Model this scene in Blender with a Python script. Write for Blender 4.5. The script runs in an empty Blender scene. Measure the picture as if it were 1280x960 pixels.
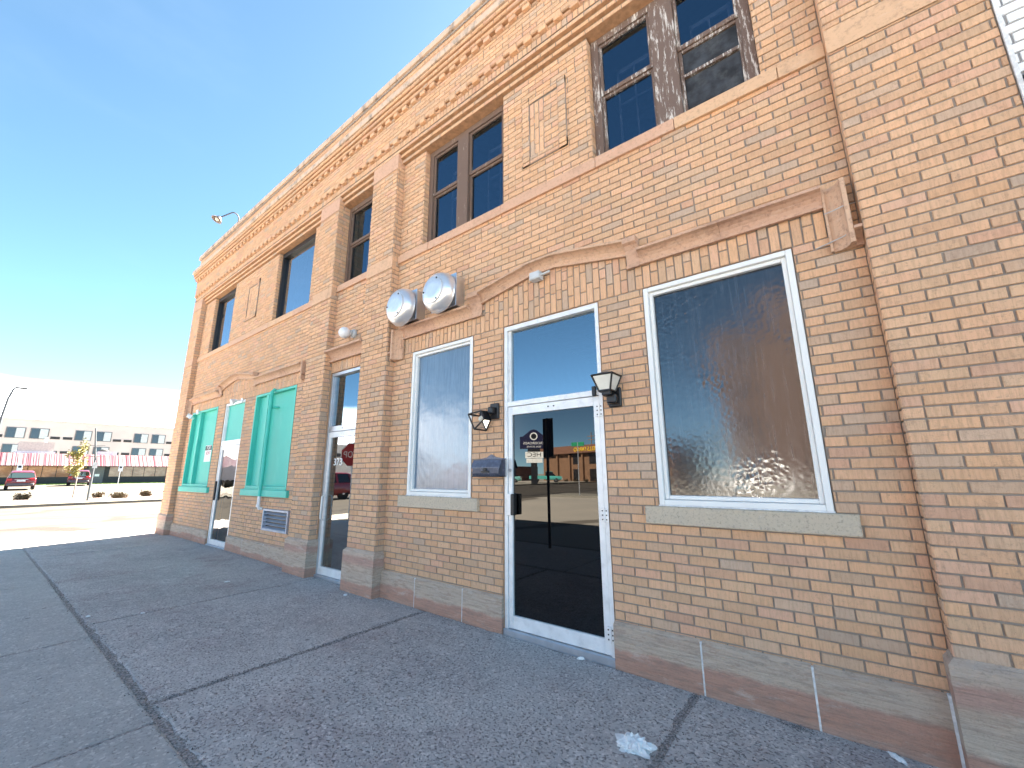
import bpy, bmesh, math, random
from mathutils import Vector, Matrix
random.seed(7)
C = bpy.context.scene.collection
S = bpy.context.scene
R = math.radians

# ------------------------------------------------------------------ camera
cam_d = bpy.data.cameras.new('camera'); cam = bpy.data.objects.new('camera', cam_d); C.objects.link(cam)
cam_d.sensor_fit = 'HORIZONTAL'; cam_d.sensor_width = 36.0; cam_d.lens = 36 * 515.063 / 1280
cam_d.clip_start = 0.05; cam_d.clip_end = 3000
cam.matrix_world = Matrix(((0.79275853, 0.13434377, 0.5945466, 0.0),
                           (0.60950391, -0.16473804, -0.77547815, -3.378),
                           (-0.00623621, 0.9771454, -0.21248054, 1.47),
                           (0, 0, 0, 1)))
S.camera = cam
S.render.resolution_x = 1024; S.render.resolution_y = 768

# ------------------------------------------------------------------ light
SUN_DIR = Vector((-0.235, 1.0, 0.93)).normalized()          # towards the sun, behind the facade
sun_el = math.asin(SUN_DIR.z); sun_rot = math.atan2(SUN_DIR.x, SUN_DIR.y)
SKT = (0.87, 1.045, 0.87)                                      # hue of the hazy sky
W = bpy.data.worlds.new('World'); S.world = W; W.use_nodes = True
nt = W.node_tree; nt.nodes.clear()
def wn(t, **k):
    n = nt.nodes.new(t)
    for a, b in k.items(): setattr(n, a, b)
    return n
def wl(a, b): nt.links.new(a, b)
sky = wn('ShaderNodeTexSky', sky_type='NISHITA'); sky.sun_disc = False
sky.sun_elevation = sun_el; sky.sun_rotation = sun_rot; sky.air_density = 0.30; sky.dust_density = 0.1; sky.ozone_density = 1.0
tc = wn('ShaderNodeTexCoord'); sep = wn('ShaderNodeSeparateXYZ'); wl(tc.outputs['Generated'], sep.inputs[0])
nz = wn('ShaderNodeTexNoise'); nz.inputs['Scale'].default_value = 5.0; nz.inputs['Detail'].default_value = 5
mp = wn('ShaderNodeMapping'); mp.inputs['Scale'].default_value = (1, 1, 3); wl(tc.outputs['Generated'], mp.inputs[0]); wl(mp.outputs[0], nz.inputs[0])
def wmath(op, a, b=None, c=None):
    n = wn('ShaderNodeMath', operation=op)
    for i, x in enumerate((a, b, c)):
        if x is None: continue
        if isinstance(x, (int, float)): n.inputs[i].default_value = x
        else: wl(x, n.inputs[i])
    return n.outputs[0]
def wsmooth(v, a, b):
    n = wn('ShaderNodeMapRange', interpolation_type='SMOOTHSTEP'); wl(v, n.inputs[0])
    n.inputs[1].default_value = a; n.inputs[2].default_value = b
    return n.outputs[0]
h = wmath('MULTIPLY_ADD', nz.outputs[0], 0.02, sep.outputs['Z'])
bank = wsmooth(h, 0.166, 0.150)
side = wsmooth(sep.outputs['X'], -0.55, -0.85)
bankm = wmath('MULTIPLY', bank, side)
nz2 = wn('ShaderNodeTexNoise'); nz2.inputs['Scale'].default_value = 1.6; nz2.inputs['Detail'].default_value = 6; nz2.inputs['Roughness'].default_value = 0.55
mp2 = wn('ShaderNodeMapping'); mp2.inputs['Scale'].default_value = (1, 1.6, 4); wl(tc.outputs['Generated'], mp2.inputs[0]); wl(mp2.outputs[0], nz2.inputs[0])
wisp = wmath('MULTIPLY', wsmooth(nz2.outputs[0], 0.5, 0.85), 0.012)
fac = wmath('MAXIMUM', bankm, wisp)
tint = wn('ShaderNodeMix', data_type='RGBA', blend_type='MULTIPLY'); tint.inputs[0].default_value = 1.0; wl(sky.outputs[0], tint.inputs[6]); tint.inputs[7].default_value = (SKT[0], SKT[1], SKT[2], 1)
mix = wn('ShaderNodeMix', data_type='RGBA'); wl(fac, mix.inputs[0]); wl(tint.outputs[2], mix.inputs[6]); mix.inputs[7].default_value = (8.2, 8.4, 8.6, 1)
bg = wn('ShaderNodeBackground'); bg.inputs[1].default_value = 0.05; wl(mix.outputs[2], bg.inputs[0])
out = wn('ShaderNodeOutputWorld'); wl(bg.outputs[0], out.inputs[0])

sun_d = bpy.data.lights.new('sun', 'SUN'); sun_d.energy = 5.0; sun_d.angle = R(0.53); sun_d.color = (1.0, 0.91, 0.77)
sun = bpy.data.objects.new('sun', sun_d); C.objects.link(sun)
sun.rotation_euler = SUN_DIR.to_track_quat('Z', 'Y').to_euler(); sun.location = (0, 40, 40)
S.view_settings.view_transform = 'Standard'; S.view_settings.look = 'None'
S.view_settings.exposure = 4.1; S.view_settings.gamma = 1.0; S.view_settings.use_curve_mapping = False
S.render.engine = 'CYCLES'
S.cycles.max_bounces = 8; S.cycles.diffuse_bounces = 4; S.cycles.glossy_bounces = 4; S.cycles.transparent_max_bounces = 8

# ------------------------------------------------------------------ helpers
class MB:
    """collects faces; build() links them as ONE mesh object"""
    def __init__(s): s.v = []; s.f = []; s.m = []; s.c = []
    def face(s, pts, mi=0, col=(0.5, 0.5, 0.5)):
        i = len(s.v); s.v += [tuple(p) for p in pts]; s.c += [col] * len(pts)
        s.f.append(tuple(range(i, i + len(pts)))); s.m.append(mi)
    def grid(s, verts, faces, mi=0, col=(0.5, 0.5, 0.5)):
        i = len(s.v); s.v += [tuple(p) for p in verts]; s.c += [col] * len(verts)
        for f in faces: s.f.append(tuple(i + k for k in f)); s.m.append(mi)
    def box(s, a, b, mi=0, col=(0.5, 0.5, 0.5), bev=0.0, M=None):
        x0, y0, z0 = (min(a[k], b[k]) for k in range(3)); x1, y1, z1 = (max(a[k], b[k]) for k in range(3))
        bm = bmesh.new()
        vs = [bm.verts.new(p) for p in ((x0,y0,z0),(x1,y0,z0),(x1,y1,z0),(x0,y1,z0),(x0,y0,z1),(x1,y0,z1),(x1,y1,z1),(x0,y1,z1))]
        for f in ((0,3,2,1),(4,5,6,7),(0,1,5,4),(1,2,6,5),(2,3,7,6),(3,0,4,7)): bm.faces.new([vs[k] for k in f])
        if bev > 0: bmesh.ops.bevel(bm, geom=bm.edges[:], offset=bev, segments=1, affect='EDGES')
        s.addbm(bm, mi, col, M)
    def addbm(s, bm, mi=0, col=(0.5, 0.5, 0.5), M=None):
        bm.verts.index_update()
        vs = [(M @ v.co) if M else v.co.copy() for v in bm.verts]
        s.grid(vs, [[v.index for v in f.verts] for f in bm.faces], mi, col); bm.free()
    def prism(s, pts, y0, y1, mi=0, col=(0.5, 0.5, 0.5), M=None):
        """polygon of (x,z) points extruded between y0 and y1"""
        n = len(pts)
        A = [Vector((p[0], y0, p[1])) for p in pts] + [Vector((p[0], y1, p[1])) for p in pts]
        if M: A = [M @ p for p in A]
        area = sum(pts[i][0]*pts[(i+1) % n][1] - pts[(i+1) % n][0]*pts[i][1] for i in range(n))
        F = [list(range(n)), list(range(2*n-1, n-1, -1))] + [[i, i+n, (i+1) % n+n, (i+1) % n] for i in range(n)]
        if area < 0 and y1 > y0 or area > 0 and y1 < y0: F = [f[::-1] for f in F]
        s.grid(A, F, mi, col)
    def tube(s, path, r, n=8, mi=0, col=(0.5, 0.5, 0.5), cap=True):
        P = [Vector(p) for p in path]; rs = r if isinstance(r, (list, tuple)) else [r] * len(P)
        V = []; ref = None
        for i, p in enumerate(P):
            d = (P[min(i+1, len(P)-1)] - P[max(i-1, 0)]).normalized()
            if ref is None: ref = Vector((0, 0, 1)) if abs(d.z) < 0.9 else Vector((1, 0, 0))
            u = (ref - d * ref.dot(d)).normalized(); w = d.cross(u); ref = u
            V += [p + (u * math.cos(2*math.pi*k/n) + w * math.sin(2*math.pi*k/n)) * rs[i] for k in range(n)]
        F = [(i*n+k, i*n+(k+1) % n, (i+1)*n+(k+1) % n, (i+1)*n+k) for i in range(len(P)-1) for k in range(n)]
        if cap: F += [tuple(range(n-1, -1, -1)), tuple((len(P)-1)*n+k for k in range(n))]
        s.grid(V, F, mi, col)
    def lathe(s, prof, n=24, mi=0, M=None, col=(0.5, 0.5, 0.5)):
        """profile of (r, z) turned about z"""
        V = []; F = []
        for r_, z_ in prof: V += [Vector((r_*math.cos(2*math.pi*k/n), r_*math.sin(2*math.pi*k/n), z_)) for k in range(n)]
        for i in range(len(prof)-1):
            for k in range(n): F.append((i*n+k, i*n+(k+1) % n, (i+1)*n+(k+1) % n, (i+1)*n+k))
        F.append(tuple(range(n-1, -1, -1))); F.append(tuple((len(prof)-1)*n+k for k in range(n)))
        if M: V = [M @ v for v in V]
        s.grid(V, F, mi, col)
    def build(s, name, mats, parent=None, smooth=False, loc=None):
        me = bpy.data.meshes.new(name)
        o = loc or (parent_origin(parent) if parent else (0, 0, 0))
        me.from_pydata([(p[0]-o[0], p[1]-o[1], p[2]-o[2]) for p in s.v], [], s.f)
        for m in (mats if isinstance(mats, (list, tuple)) else [mats]): me.materials.append(m)
        me.polygons.foreach_set('material_index', s.m)
        ca = me.color_attributes.new('tone', 'FLOAT_COLOR', 'POINT')
        ca.data.foreach_set('color', [x for c in s.c for x in (c[0], c[1], c[2], 1.0)])
        if smooth:
            me.polygons.foreach_set('use_smooth', [True] * len(me.polygons))
            bm = bmesh.new(); bm.from_mesh(me); bmesh.ops.remove_doubles(bm, verts=bm.verts[:], dist=1e-5); bm.to_mesh(me); bm.free()
            me.set_sharp_from_angle(angle=R(38))
        me.update()
        ob = bpy.data.objects.new(name, me); C.objects.link(ob)
        if parent: ob.parent = parent
        elif loc: ob.location = loc
        return ob
def parent_origin(p):
    o = Vector((0, 0, 0))
    while p is not None: o = o + Vector(p.location); p = p.parent
    return o
def tag(o, label=None, cat=None, group=None, kind=None):
    for k, v in (('label', label), ('category', cat), ('group', group), ('kind', kind)):
        if v: o[k] = v
    return o
def thing(name, label, cat, loc, group=None, rotz=0):
    o = bpy.data.objects.new(name, None); C.objects.link(o); o.location = loc; o.rotation_euler = (0, 0, rotz)
    o.empty_display_size = 0.3
    return tag(o, label, cat, group)
def dup(root, loc, rotz, label=None):
    r = root.copy(); C.objects.link(r); r.location = loc; r.rotation_euler = (0, 0, rotz)
    if label: r['label'] = label
    for ch in list(root.children):
        c = ch.copy(); C.objects.link(c); c.parent = r
        for g in ch.children:
            d = g.copy(); C.objects.link(d); d.parent = c
    return r
def text_obj(name, s, size, mat, parent, M, extrude=0.002, align='CENTER', sx=1.0):
    cu = bpy.data.curves.new(name, 'FONT'); cu.body = s; cu.size = size; cu.extrude = extrude
    cu.align_x = align; cu.align_y = 'CENTER'
    t = bpy.data.objects.new(name, cu); C.objects.link(t)
    me = bpy.data.meshes.new_from_object(t); C.objects.unlink(t); bpy.data.objects.remove(t)
    me.transform(Matrix.Diagonal((sx, 1, 1, 1)))
    T = Matrix.Translation(-parent_origin(parent)) @ M
    me.transform(T); me.materials.clear(); me.materials.append(mat)
    o = bpy.data.objects.new(name, me); C.objects.link(o); o.parent = parent
    return o
def face_m(loc, nx, ny, tilt=0):
    """matrix putting +z of a flat text towards (nx,ny,0), its up = world z"""
    n = Vector((nx, ny, 0)).normalized(); up = Vector((0, 0, 1)); r = up.cross(n)
    M = Matrix((r, up, n)).transposed().to_4x4(); M.translation = Vector(loc)
    return M @ Matrix.Rotation(tilt, 4, 'Z')

# ------------------------------------------------------------------ materials
def mat(name):
    m = bpy.data.materials.new(name); m.use_nodes = True
    n = m.node_tree; n.nodes.clear()
    o = n.nodes.new('ShaderNodeOutputMaterial'); b = n.nodes.new('ShaderNodeBsdfPrincipled')
    n.links.new(b.outputs[0], o.inputs[0])
    return m, n, b, o
class N:
    def __init__(s, t): s.t = t
    def new(s, ty, **k):
        n = s.t.nodes.new(ty)
        for a, b in k.items(): setattr(n, a, b)
        return n
    def set(s, sock, v):
        if hasattr(v, 'links') or hasattr(v, 'is_output'): s.t.links.new(v, sock)
        else: sock.default_value = v
    def noise(s, scale, detail=4, rough=0.55, vec=None, stretch=None, dist=0.0):
        n = s.new('ShaderNodeTexNoise'); n.inputs['Scale'].default_value = scale; n.inputs['Detail'].default_value = detail
        n.inputs['Roughness'].default_value = rough; n.inputs['Distortion'].default_value = dist
        s.t.links.new(s.vec(vec, stretch), n.inputs['Vector']); return n.outputs[0]
    def vec(s, vec=None, stretch=None):
        if vec is None: vec = s.new('ShaderNodeNewGeometry').outputs['Position']
        if stretch:
            m = s.new('ShaderNodeMapping'); m.inputs['Scale'].default_value = stretch; s.t.links.new(vec, m.inputs[0]); vec = m.outputs[0]
        return vec
    def objc(s): return s.new('ShaderNodeTexCoord').outputs['Object']
    def voro(s, scale, feature='F1', vec=None, stretch=None, rnd=1.0):
        n = s.new('ShaderNodeTexVoronoi', feature=feature); n.inputs['Scale'].default_value = scale; n.inputs['Randomness'].default_value = rnd
        s.t.links.new(s.vec(vec, stretch), n.inputs['Vector']); return n
    def ramp(s, f, stops, interp='LINEAR'):
        n = s.new('ShaderNodeValToRGB'); n.color_ramp.interpolation = interp
        el = n.color_ramp.elements
        while len(el) < len(stops): el.new(0.5)
        for e, (p, c) in zip(el, stops): e.position = p; e.color = (c if len(c) == 4 else (*c, 1)) if not isinstance(c, (int, float)) else (c, c, c, 1)
        s.set(n.inputs[0], f); return n.outputs[0]
    def mix(s, f, a, b, mode='MIX'):
        n = s.new('ShaderNodeMix', data_type='RGBA', blend_type=mode)
        s.set(n.inputs[0], f); 
        for k, v in ((6, a), (7, b)):
            if isinstance(v, (tuple, list)) and len(v) == 3: v = (*v, 1)
            s.set(n.inputs[k], v)
        return n.outputs[2]
    def math(s, op, a, b=0.0, clamp=False):
        n = s.new('ShaderNodeMath', operation=op, use_clamp=clamp); s.set(n.inputs[0], a); s.set(n.inputs[1], b); return n.outputs[0]
    def smooth(s, v, a, b, lo=0.0, hi=1.0):
        n = s.new('ShaderNodeMapRange', interpolation_type='SMOOTHSTEP'); s.set(n.inputs[0], v)
        for i, x in ((1, a), (2, b), (3, lo), (4, hi)): n.inputs[i].default_value = x
        return n.outputs[0]
    def bump(s, h, dist=0.01, strength=1.0, normal=None):
        n = s.new('ShaderNodeBump'); n.inputs['Distance'].default_value = dist; n.inputs['Strength'].default_value = strength
        s.set(n.inputs['Height'], h)
        if normal is not None: s.set(n.inputs['Normal'], normal)
        return n.outputs[0]
    def tone(s):
        a = s.new('ShaderNodeAttribute', attribute_name='tone'); sp = s.new('ShaderNodeSeparateColor'); s.t.links.new(a.outputs['Color'], sp.inputs[0])
        return sp.outputs
def simple(name, col, rough=0.6, metal=0.0, var=0.12, vscale=6.0, bump=0.0, bscale=60.0, spec=0.5, dirt=None):
    m, t, b, o = mat(name); n = N(t)
    f = n.noise(vscale, 5)
    c = n.mix(n.smooth(f, 0.3, 0.7), tuple(x*(1-var) for x in col), tuple(min(1, x*(1+var)) for x in col))
    if dirt: c = n.mix(n.math('MULTIPLY', n.smooth(n.noise(dirt[1], 6, 0.65), 0.5, 0.72), dirt[2]), c, dirt[0])
    n.set(b.inputs['Base Color'], c); b.inputs['Roughness'].default_value = rough; b.inputs['Metallic'].default_value = metal
    b.inputs['Specular IOR Level'].default_value = spec
    if bump: n.set(b.inputs['Normal'], n.bump(n.noise(bscale, 4), bump))
    return m

def m_brick():
    m, t, b, o = mat('tan_brick'); n = N(t); T = n.tone()
    c = n.ramp(T[0], [(0.0, (0.55, 0.405, 0.30)), (0.06, (0.63, 0.425, 0.29)), (0.13, (0.69, 0.44, 0.27)), (0.5, (0.735, 0.447, 0.275)),
                      (0.78, (0.74, 0.437, 0.25)), (0.92, (0.71, 0.43, 0.29)), (1.0, (0.67, 0.385, 0.25))])
    v = n.math('MULTIPLY_ADD', T[1], 0.18); t.nodes[-1].inputs[2].default_value = 0.91
    c = n.mix(1.0, c, n.comb(v), 'MULTIPLY')
    sc = n.noise(1.0, 5, 0.7, None, (78, 78, 9))                     # vertical wire-cut scratches
    c = n.mix(n.math('MULTIPLY', n.smooth(sc, 0.40, 0.68), 0.55), c, n.mix(0.50, c, (0.27, 0.15, 0.085)))
    c = n.mix(n.math('MULTIPLY', n.smooth(n.noise(38, 6, 0.75), 0.53, 0.68), 0.42), c, (0.33, 0.215, 0.15))
    sp = n.voro(120.0); pit = n.smooth(sp.outputs['Distance'], 0.13, 0.07)
    c = n.mix(n.math('MULTIPLY', pit, n.smooth(T[2], 0.6, 0.9)), c, (0.13, 0.07, 0.055))
    st = n.smooth(n.noise(0.9, 6, 0.62), 0.48, 0.75)
    c = n.mix(n.math('MULTIPLY', st, 0.16), c, (0.30, 0.22, 0.18))
    ef = n.smooth(n.noise(2.6, 6, 0.7), 0.60, 0.8)
    c = n.mix(n.math('MULTIPLY', ef, 0.22), c, (0.60, 0.53, 0.47))
    n.set(b.inputs['Base Color'], c); b.inputs['Roughness'].default_value = 0.82; b.inputs['Specular IOR Level'].default_value = 0.3
    hgt = n.math('ADD', n.math('MULTIPLY', sc, 0.6), n.noise(220, 3))
    n.set(b.inputs['Normal'], n.bump(hgt, 0.005))
    return m
def _comb(s, v):
    c = s.new('ShaderNodeCombineColor')
    for i in range(3): s.set(c.inputs[i], v)
    return c.outputs[0]
N.comb = _comb
def m_mortar():
    m, t, b, o = mat('grey_mortar'); n = N(t)
    c = n.mix(n.noise(40, 5), (0.255, 0.215, 0.18), (0.37, 0.32, 0.275))
    c = n.mix(n.math('MULTIPLY', n.smooth(n.noise(1.1, 5), 0.45, 0.7), 0.4), c, (0.16, 0.135, 0.12))
    n.set(b.inputs['Base Color'], c); b.inputs['Roughness'].default_value = 0.95
    n.set(b.inputs['Normal'], n.bump(n.noise(300, 3), 0.003))
    return m
def m_stone():
    """banded cream to red sandstone; colour bands are in the bedding of the stone"""
    m, t, b, o = mat('banded_sandstone'); n = N(t); T = n.tone()
    ge = n.new('ShaderNodeNewGeometry'); sx = n.new('ShaderNodeSeparateXYZ'); t.links.new(ge.outputs['Position'], sx.inputs[0])
    w = n.noise(1.3, 8, 0.72)
    z = n.math('ADD', n.math('ADD', sx.outputs['Z'], n.math('MULTIPLY', w, 0.16)), n.math('MULTIPLY', T[0], 0.09))
    c = n.ramp(z, [(0.0, (0.547, 0.433, 0.376)), (0.07, (0.593, 0.388, 0.302)), (0.15, (0.570, 0.314, 0.222)), (0.26, (0.570, 0.325, 0.239)), (0.285, (0.650, 0.513, 0.393)),
                   (0.36, (0.604, 0.490, 0.388)), (0.46, (0.627, 0.490, 0.376)), (0.50, (0.593, 0.376, 0.296)), (0.56, (0.570, 0.342, 0.268)), (0.60, (0.638, 0.507, 0.399)), (0.72, (0.604, 0.467, 0.376)), (1.0, (0.627, 0.490, 0.376))])
    fine = n.noise(1.0, 6, 0.65, None, (3, 3, 55))
    c = n.mix(n.math('MULTIPLY', n.smooth(fine, 0.4, 0.7), 0.45), c, (0.36, 0.235, 0.185))
    gr = n.noise(1.0, 7, 0.72, None, (7, 7, 34))
    c = n.mix(n.math('MULTIPLY', n.smooth(gr, 0.48, 0.68), 0.5), c, (0.30, 0.225, 0.18))
    c = n.mix(n.math('MULTIPLY', n.smooth(n.noise(70, 6, 0.75), 0.52, 0.68), 0.35), c, (0.25, 0.19, 0.15))
    c = n.mix(n.math('MULTIPLY', n.smooth(n.noise(1.0, 7, 0.75, None, (5, 5, 16)), 0.52, 0.66), 0.5), c, (0.40, 0.25, 0.19))
    c = n.mix(n.math('MULTIPLY', n.smooth(n.noise(1.0, 7, 0.75, None, (4, 4, 13)), 0.53, 0.72), 0.5), c, (0.72, 0.64, 0.56))
    n.set(b.inputs['Base Color'], c); b.inputs['Roughness'].default_value = 0.88
    n.set(b.inputs['Normal'], n.bump(n.math('ADD', n.noise(22, 9, 0.75), fine), 0.022))
    return m
def m_terra(name, a, bcol, dark):
    m, t, b, o = mat(name); n = N(t); T = n.tone()
    c = n.mix(T[0], a, bcol)
    c = n.mix(n.math('MULTIPLY', n.smooth(n.noise(30, 7, 0.75), 0.48, 0.68), 0.65), c, dark)
    c = n.mix(n.math('MULTIPLY', n.smooth(n.noise(9, 6, 0.7, None, (1, 1, 3)), 0.55, 0.75), 0.35), c, (0.68, 0.54, 0.43))
    c = n.mix(n.math('MULTIPLY', n.smooth(n.noise(2.2, 8, 0.75), 0.52, 0.68), 0.45), c, tuple(x*0.8 for x in dark))
    n.set(b.inputs['Base Color'], c); b.inputs['Roughness'].default_value = 0.8
    n.set(b.inputs['Normal'], n.bump(n.noise(55, 7, 0.7), 0.005))
    return m
def m_stain_stone():
    m, t, b, o = mat('weathered_cornice_stone'); n = N(t)
    c = n.mix(n.noise(12, 6), (0.58, 0.42, 0.32), (0.66, 0.50, 0.38))
    c = n.mix(n.math('MULTIPLY', n.smooth(n.noise(1.0, 8, 0.75, None, (5, 5, 2.5)), 0.47, 0.66), 0.8), c, (0.16, 0.14, 0.125))
    n.set(b.inputs['Base Color'], c); b.inputs['Roughness'].default_value = 0.9
    n.set(b.inputs['Normal'], n.bump(n.noise(60, 6), 0.006))
    return m
def m_sillstone():
    m, t, b, o = mat('speckled_sill_stone'); n = N(t)
    c = n.mix(n.noise(4, 5), (0.56, 0.47, 0.36), (0.64, 0.54, 0.41))
    c = n.mix(n.math('MULTIPLY', n.smooth(n.noise(45, 7, 0.75), 0.5, 0.66), 0.75), c, (0.30, 0.245, 0.19))
    c = n.mix(n.math('MULTIPLY', n.smooth(n.noise(28, 6, 0.7), 0.58, 0.72), 0.6), c, (0.74, 0.67, 0.57))
    n.set(b.inputs['Base Color'], c); b.inputs['Roughness'].default_value = 0.92
    n.set(b.inputs['Normal'], n.bump(n.noise(70, 7, 0.75), 0.010))
    return m
def m_paint(name, col, wear, amount, rough=0.5, wsc=(9, 9, 2.2), lo=0.52, hi=0.62):
    m, t, b, o = mat(name); n = N(t)
    c = n.mix(n.noise(5, 4), tuple(x*0.93 for x in col), tuple(min(1, x*1.05) for x in col))
    w = n.smooth(n.noise(1.0, 8, 0.78, None, wsc), lo, hi)
    c = n.mix(n.math('MULTIPLY', w, amount), c, wear)
    n.set(b.inputs['Base Color'], c); b.inputs['Roughness'].default_value = rough
    n.set(b.inputs['Normal'], n.bump(n.noise(40, 5), 0.002))
    return m
def m_glass(name, tint=(0.55, 0.6, 0.65), ior=1.75, wav=0.0, wsc=1.2, refl=(0.95, 0.97, 1)):
    """clear pane: fresnel mirror over a tinted see-through"""
    m, t, b, o = mat(name); n = N(t); t.nodes.remove(b)
    tr = n.new('ShaderNodeBsdfTransparent'); tr.inputs[0].default_value = (*tint, 1)
    gl = n.new('ShaderNodeBsdfGlossy'); gl.inputs['Roughness'].default_value = 0.004; gl.inputs['Color'].default_value = (*refl, 1)
    fr = n.new('ShaderNodeFresnel'); fr.inputs[0].default_value = ior
    mx = n.new('ShaderNodeMixShader'); t.links.new(fr.outputs[0], mx.inputs[0]); t.links.new(tr.outputs[0], mx.inputs[1]); t.links.new(gl.outputs[0], mx.inputs[2])
    if wav:
        bn = n.bump(n.noise(wsc, 2), wav); t.links.new(bn, gl.inputs['Normal'])
    t.links.new(mx.outputs[0], o.inputs[0]); return m
def m_dark_glass(name, base=(0.004, 0.004, 0.006), ior=1.8, rough=0.0, wav=0.0, wsc=1.5, det=1, film=None):
    m, t, b, o = mat(name); n = N(t)
    b.inputs['Base Color'].default_value = (*base, 1); b.inputs['IOR'].default_value = ior; b.inputs['Roughness'].default_value = rough
    if film:
        f = n.noise(1.0, 6, 0.7, None, film[1])
        n.set(b.inputs['Base Color'], n.mix(n.smooth(f, 0.35, 0.7), film[0], film[2]))
    if wav: n.set(b.inputs['Normal'], n.bump(n.noise(wsc, det), wav))
    return m
def m_privacy():
    """pebbled privacy glass of the large ground floor window"""
    m, t, b, o = mat('pebbled_privacy_glass'); n = N(t)
    f = n.noise(1.0, 6, 0.7, None, (45, 45, 3))
    n.set(b.inputs['Base Color'], n.mix(n.smooth(f, 0.4, 0.75), (0.008, 0.011, 0.017), (0.034, 0.040, 0.050)))
    b.inputs['IOR'].default_value = 1.85; b.inputs['Roughness'].default_value = 0.12
    cell = n.voro(34.0, 'SMOOTH_F1'); pat = n.smooth(n.noise(1.5, 3), 0.50, 0.68)
    hgt = n.math('MULTIPLY', cell.outputs['Distance'], n.math('ADD', pat, 0.22))
    bn = n.bump(hgt, 0.0018)
    n.set(b.inputs['Normal'], n.bump(n.noise(1.6, 1), 0.005, 1.0, bn))
    return m
def m_sidewalk(name, base, dark, pit, pitamt, purple=0.0):
    m, t, b, o = mat(name); n = N(t)
    big = n.noise(0.7, 6, 0.6); med = n.noise(7, 6, 0.65)
    c = n.mix(n.smooth(big, 0.35, 0.68), base, dark)
    c = n.mix(n.math('MULTIPLY', n.smooth(med, 0.45, 0.7), 0.4), c, tuple(x*1.3 for x in base))
    if purple: c = n.mix(n.math('MULTIPLY', n.smooth(n.noise(1.3, 6, 0.65), 0.5, 0.68), purple), c, (0.36, 0.265, 0.26))
    blot = n.smooth(n.noise(2.7, 7, 0.72), 0.56, 0.72); c = n.mix(n.math('MULTIPLY', blot, 0.35), c, tuple(x*0.62 for x in base))
    gm = n.voro(3.1); c = n.mix(n.math('MULTIPLY', n.smooth(gm.outputs['Distance'], 0.075, 0.055), 0.55), c, (0.10, 0.095, 0.095))
    # aggregate: pits filled with dirt, pale and dark stones
    dv = n.noise(30, 3)
    vo = n.voro(62.0, 'F1', None, None); ag = vo.outputs['Color']; sp = n.new('ShaderNodeSeparateColor'); t.links.new(ag, sp.inputs[0])
    c = n.mix(n.math('MULTIPLY', n.smooth(sp.outputs[0], 0.80, 0.95), 0.35), c, tuple(x*1.7 for x in base))
    c = n.mix(n.math('MULTIPLY', n.smooth(sp.outputs[1], 0.78, 0.95), 0.5*pitamt), c, pit)
    pn = n.smooth(n.noise(54, 4, 0.6, None, (1, 1.3, 1)), 0.56, 0.65)
    c = n.mix(n.math('MULTIPLY', pn, pitamt), c, pit)
    n.set(b.inputs['Base Color'], c); b.inputs['Roughness'].default_value = 0.9; b.inputs['Specular IOR Level'].default_value = 0.3
    hgt = n.math('SUBTRACT', n.math('MULTIPLY', n.noise(110, 4), 0.5), n.math('MULTIPLY', pn, 0.9*pitamt))
    n.set(b.inputs['Normal'], n.bump(n.math('ADD', hgt, n.math('MULTIPLY', med, 0.8)), 0.008))
    return m
def m_road(name, a, bcol, crack, scale=0.16, amt=0.8):
    m, t, b, o = mat(name); n = N(t)
    c = n.mix(n.smooth(n.noise(0.35, 7, 0.65), 0.35, 0.65), a, bcol)
    c = n.mix(n.math('MULTIPLY', n.noise(90, 3), 0.35), c, tuple(x*0.6 for x in a))
    wp = n.new('ShaderNodeVectorMath', operation='ADD'); nv = n.new('ShaderNodeTexNoise'); nv.inputs['Scale'].default_value = 0.5; nv.inputs['Detail'].default_value = 5
    t.links.new(n.vec(), nv.inputs['Vector']); t.links.new(n.vec(), wp.inputs[0]); t.links.new(nv.outputs['Color'], wp.inputs[1])
    e = n.voro(scale, 'DISTANCE_TO_EDGE', wp.outputs[0], (1.0, 0.35, 1))
    c = n.mix(n.math('MULTIPLY', n.smooth(e.outputs['Distance'], 0.022, 0.010), amt), c, crack)
    n.set(b.inputs['Base Color'], c); b.inputs['Roughness'].default_value = 0.9
    n.set(b.inputs['Normal'], n.bump(n.noise(120, 3), 0.004))
    return m
def m_stripe(name, c1, c2, c3):
    """standing-seam awning sheets: panels painted in two tones, run along y"""
    m, t, b, o = mat(name); n = N(t)
    w = n.noise(1.0, 2, 0.5, None, (0.01, 5.5, 0.01)); w2 = n.noise(1.0, 2, 0.5, None, (0.01, 1.7, 0.01))
    c = n.mix(n.smooth(w, 0.46, 0.56), c1, c2); c = n.mix(n.smooth(w2, 0.55, 0.62), c, c3)
    n.set(b.inputs['Base Color'], c); b.inputs['Roughness'].default_value = 0.45
    return m
def m_leaf(name, a, bcol):
    m, t, b, o = mat(name); n = N(t); T = n.tone()
    n.set(b.inputs['Base Color'], n.mix(T[0], a, bcol)); b.inputs['Roughness'].default_value = 0.6
    b.inputs['Transmission Weight'].default_value = 0.0
    return m
M = {}
M['brick'] = m_brick(); M['mortar'] = m_mortar(); M['stone'] = m_stone()
M['terra'] = m_terra('terracotta_moulding', (0.62, 0.40, 0.265), (0.55, 0.335, 0.235), (0.30, 0.165, 0.115))
M['band'] = m_terra('buff_terracotta_band', (0.66, 0.42, 0.255), (0.60, 0.36, 0.25), (0.40, 0.24, 0.155))
M['cornice'] = m_stain_stone(); M['sill'] = m_sillstone()
M['white'] = m_paint('white_window_paint', (0.80, 0.80, 0.78), (0.55, 0.53, 0.50), 0.3, 0.45, (14, 14, 5), 0.64, 0.74)
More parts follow.
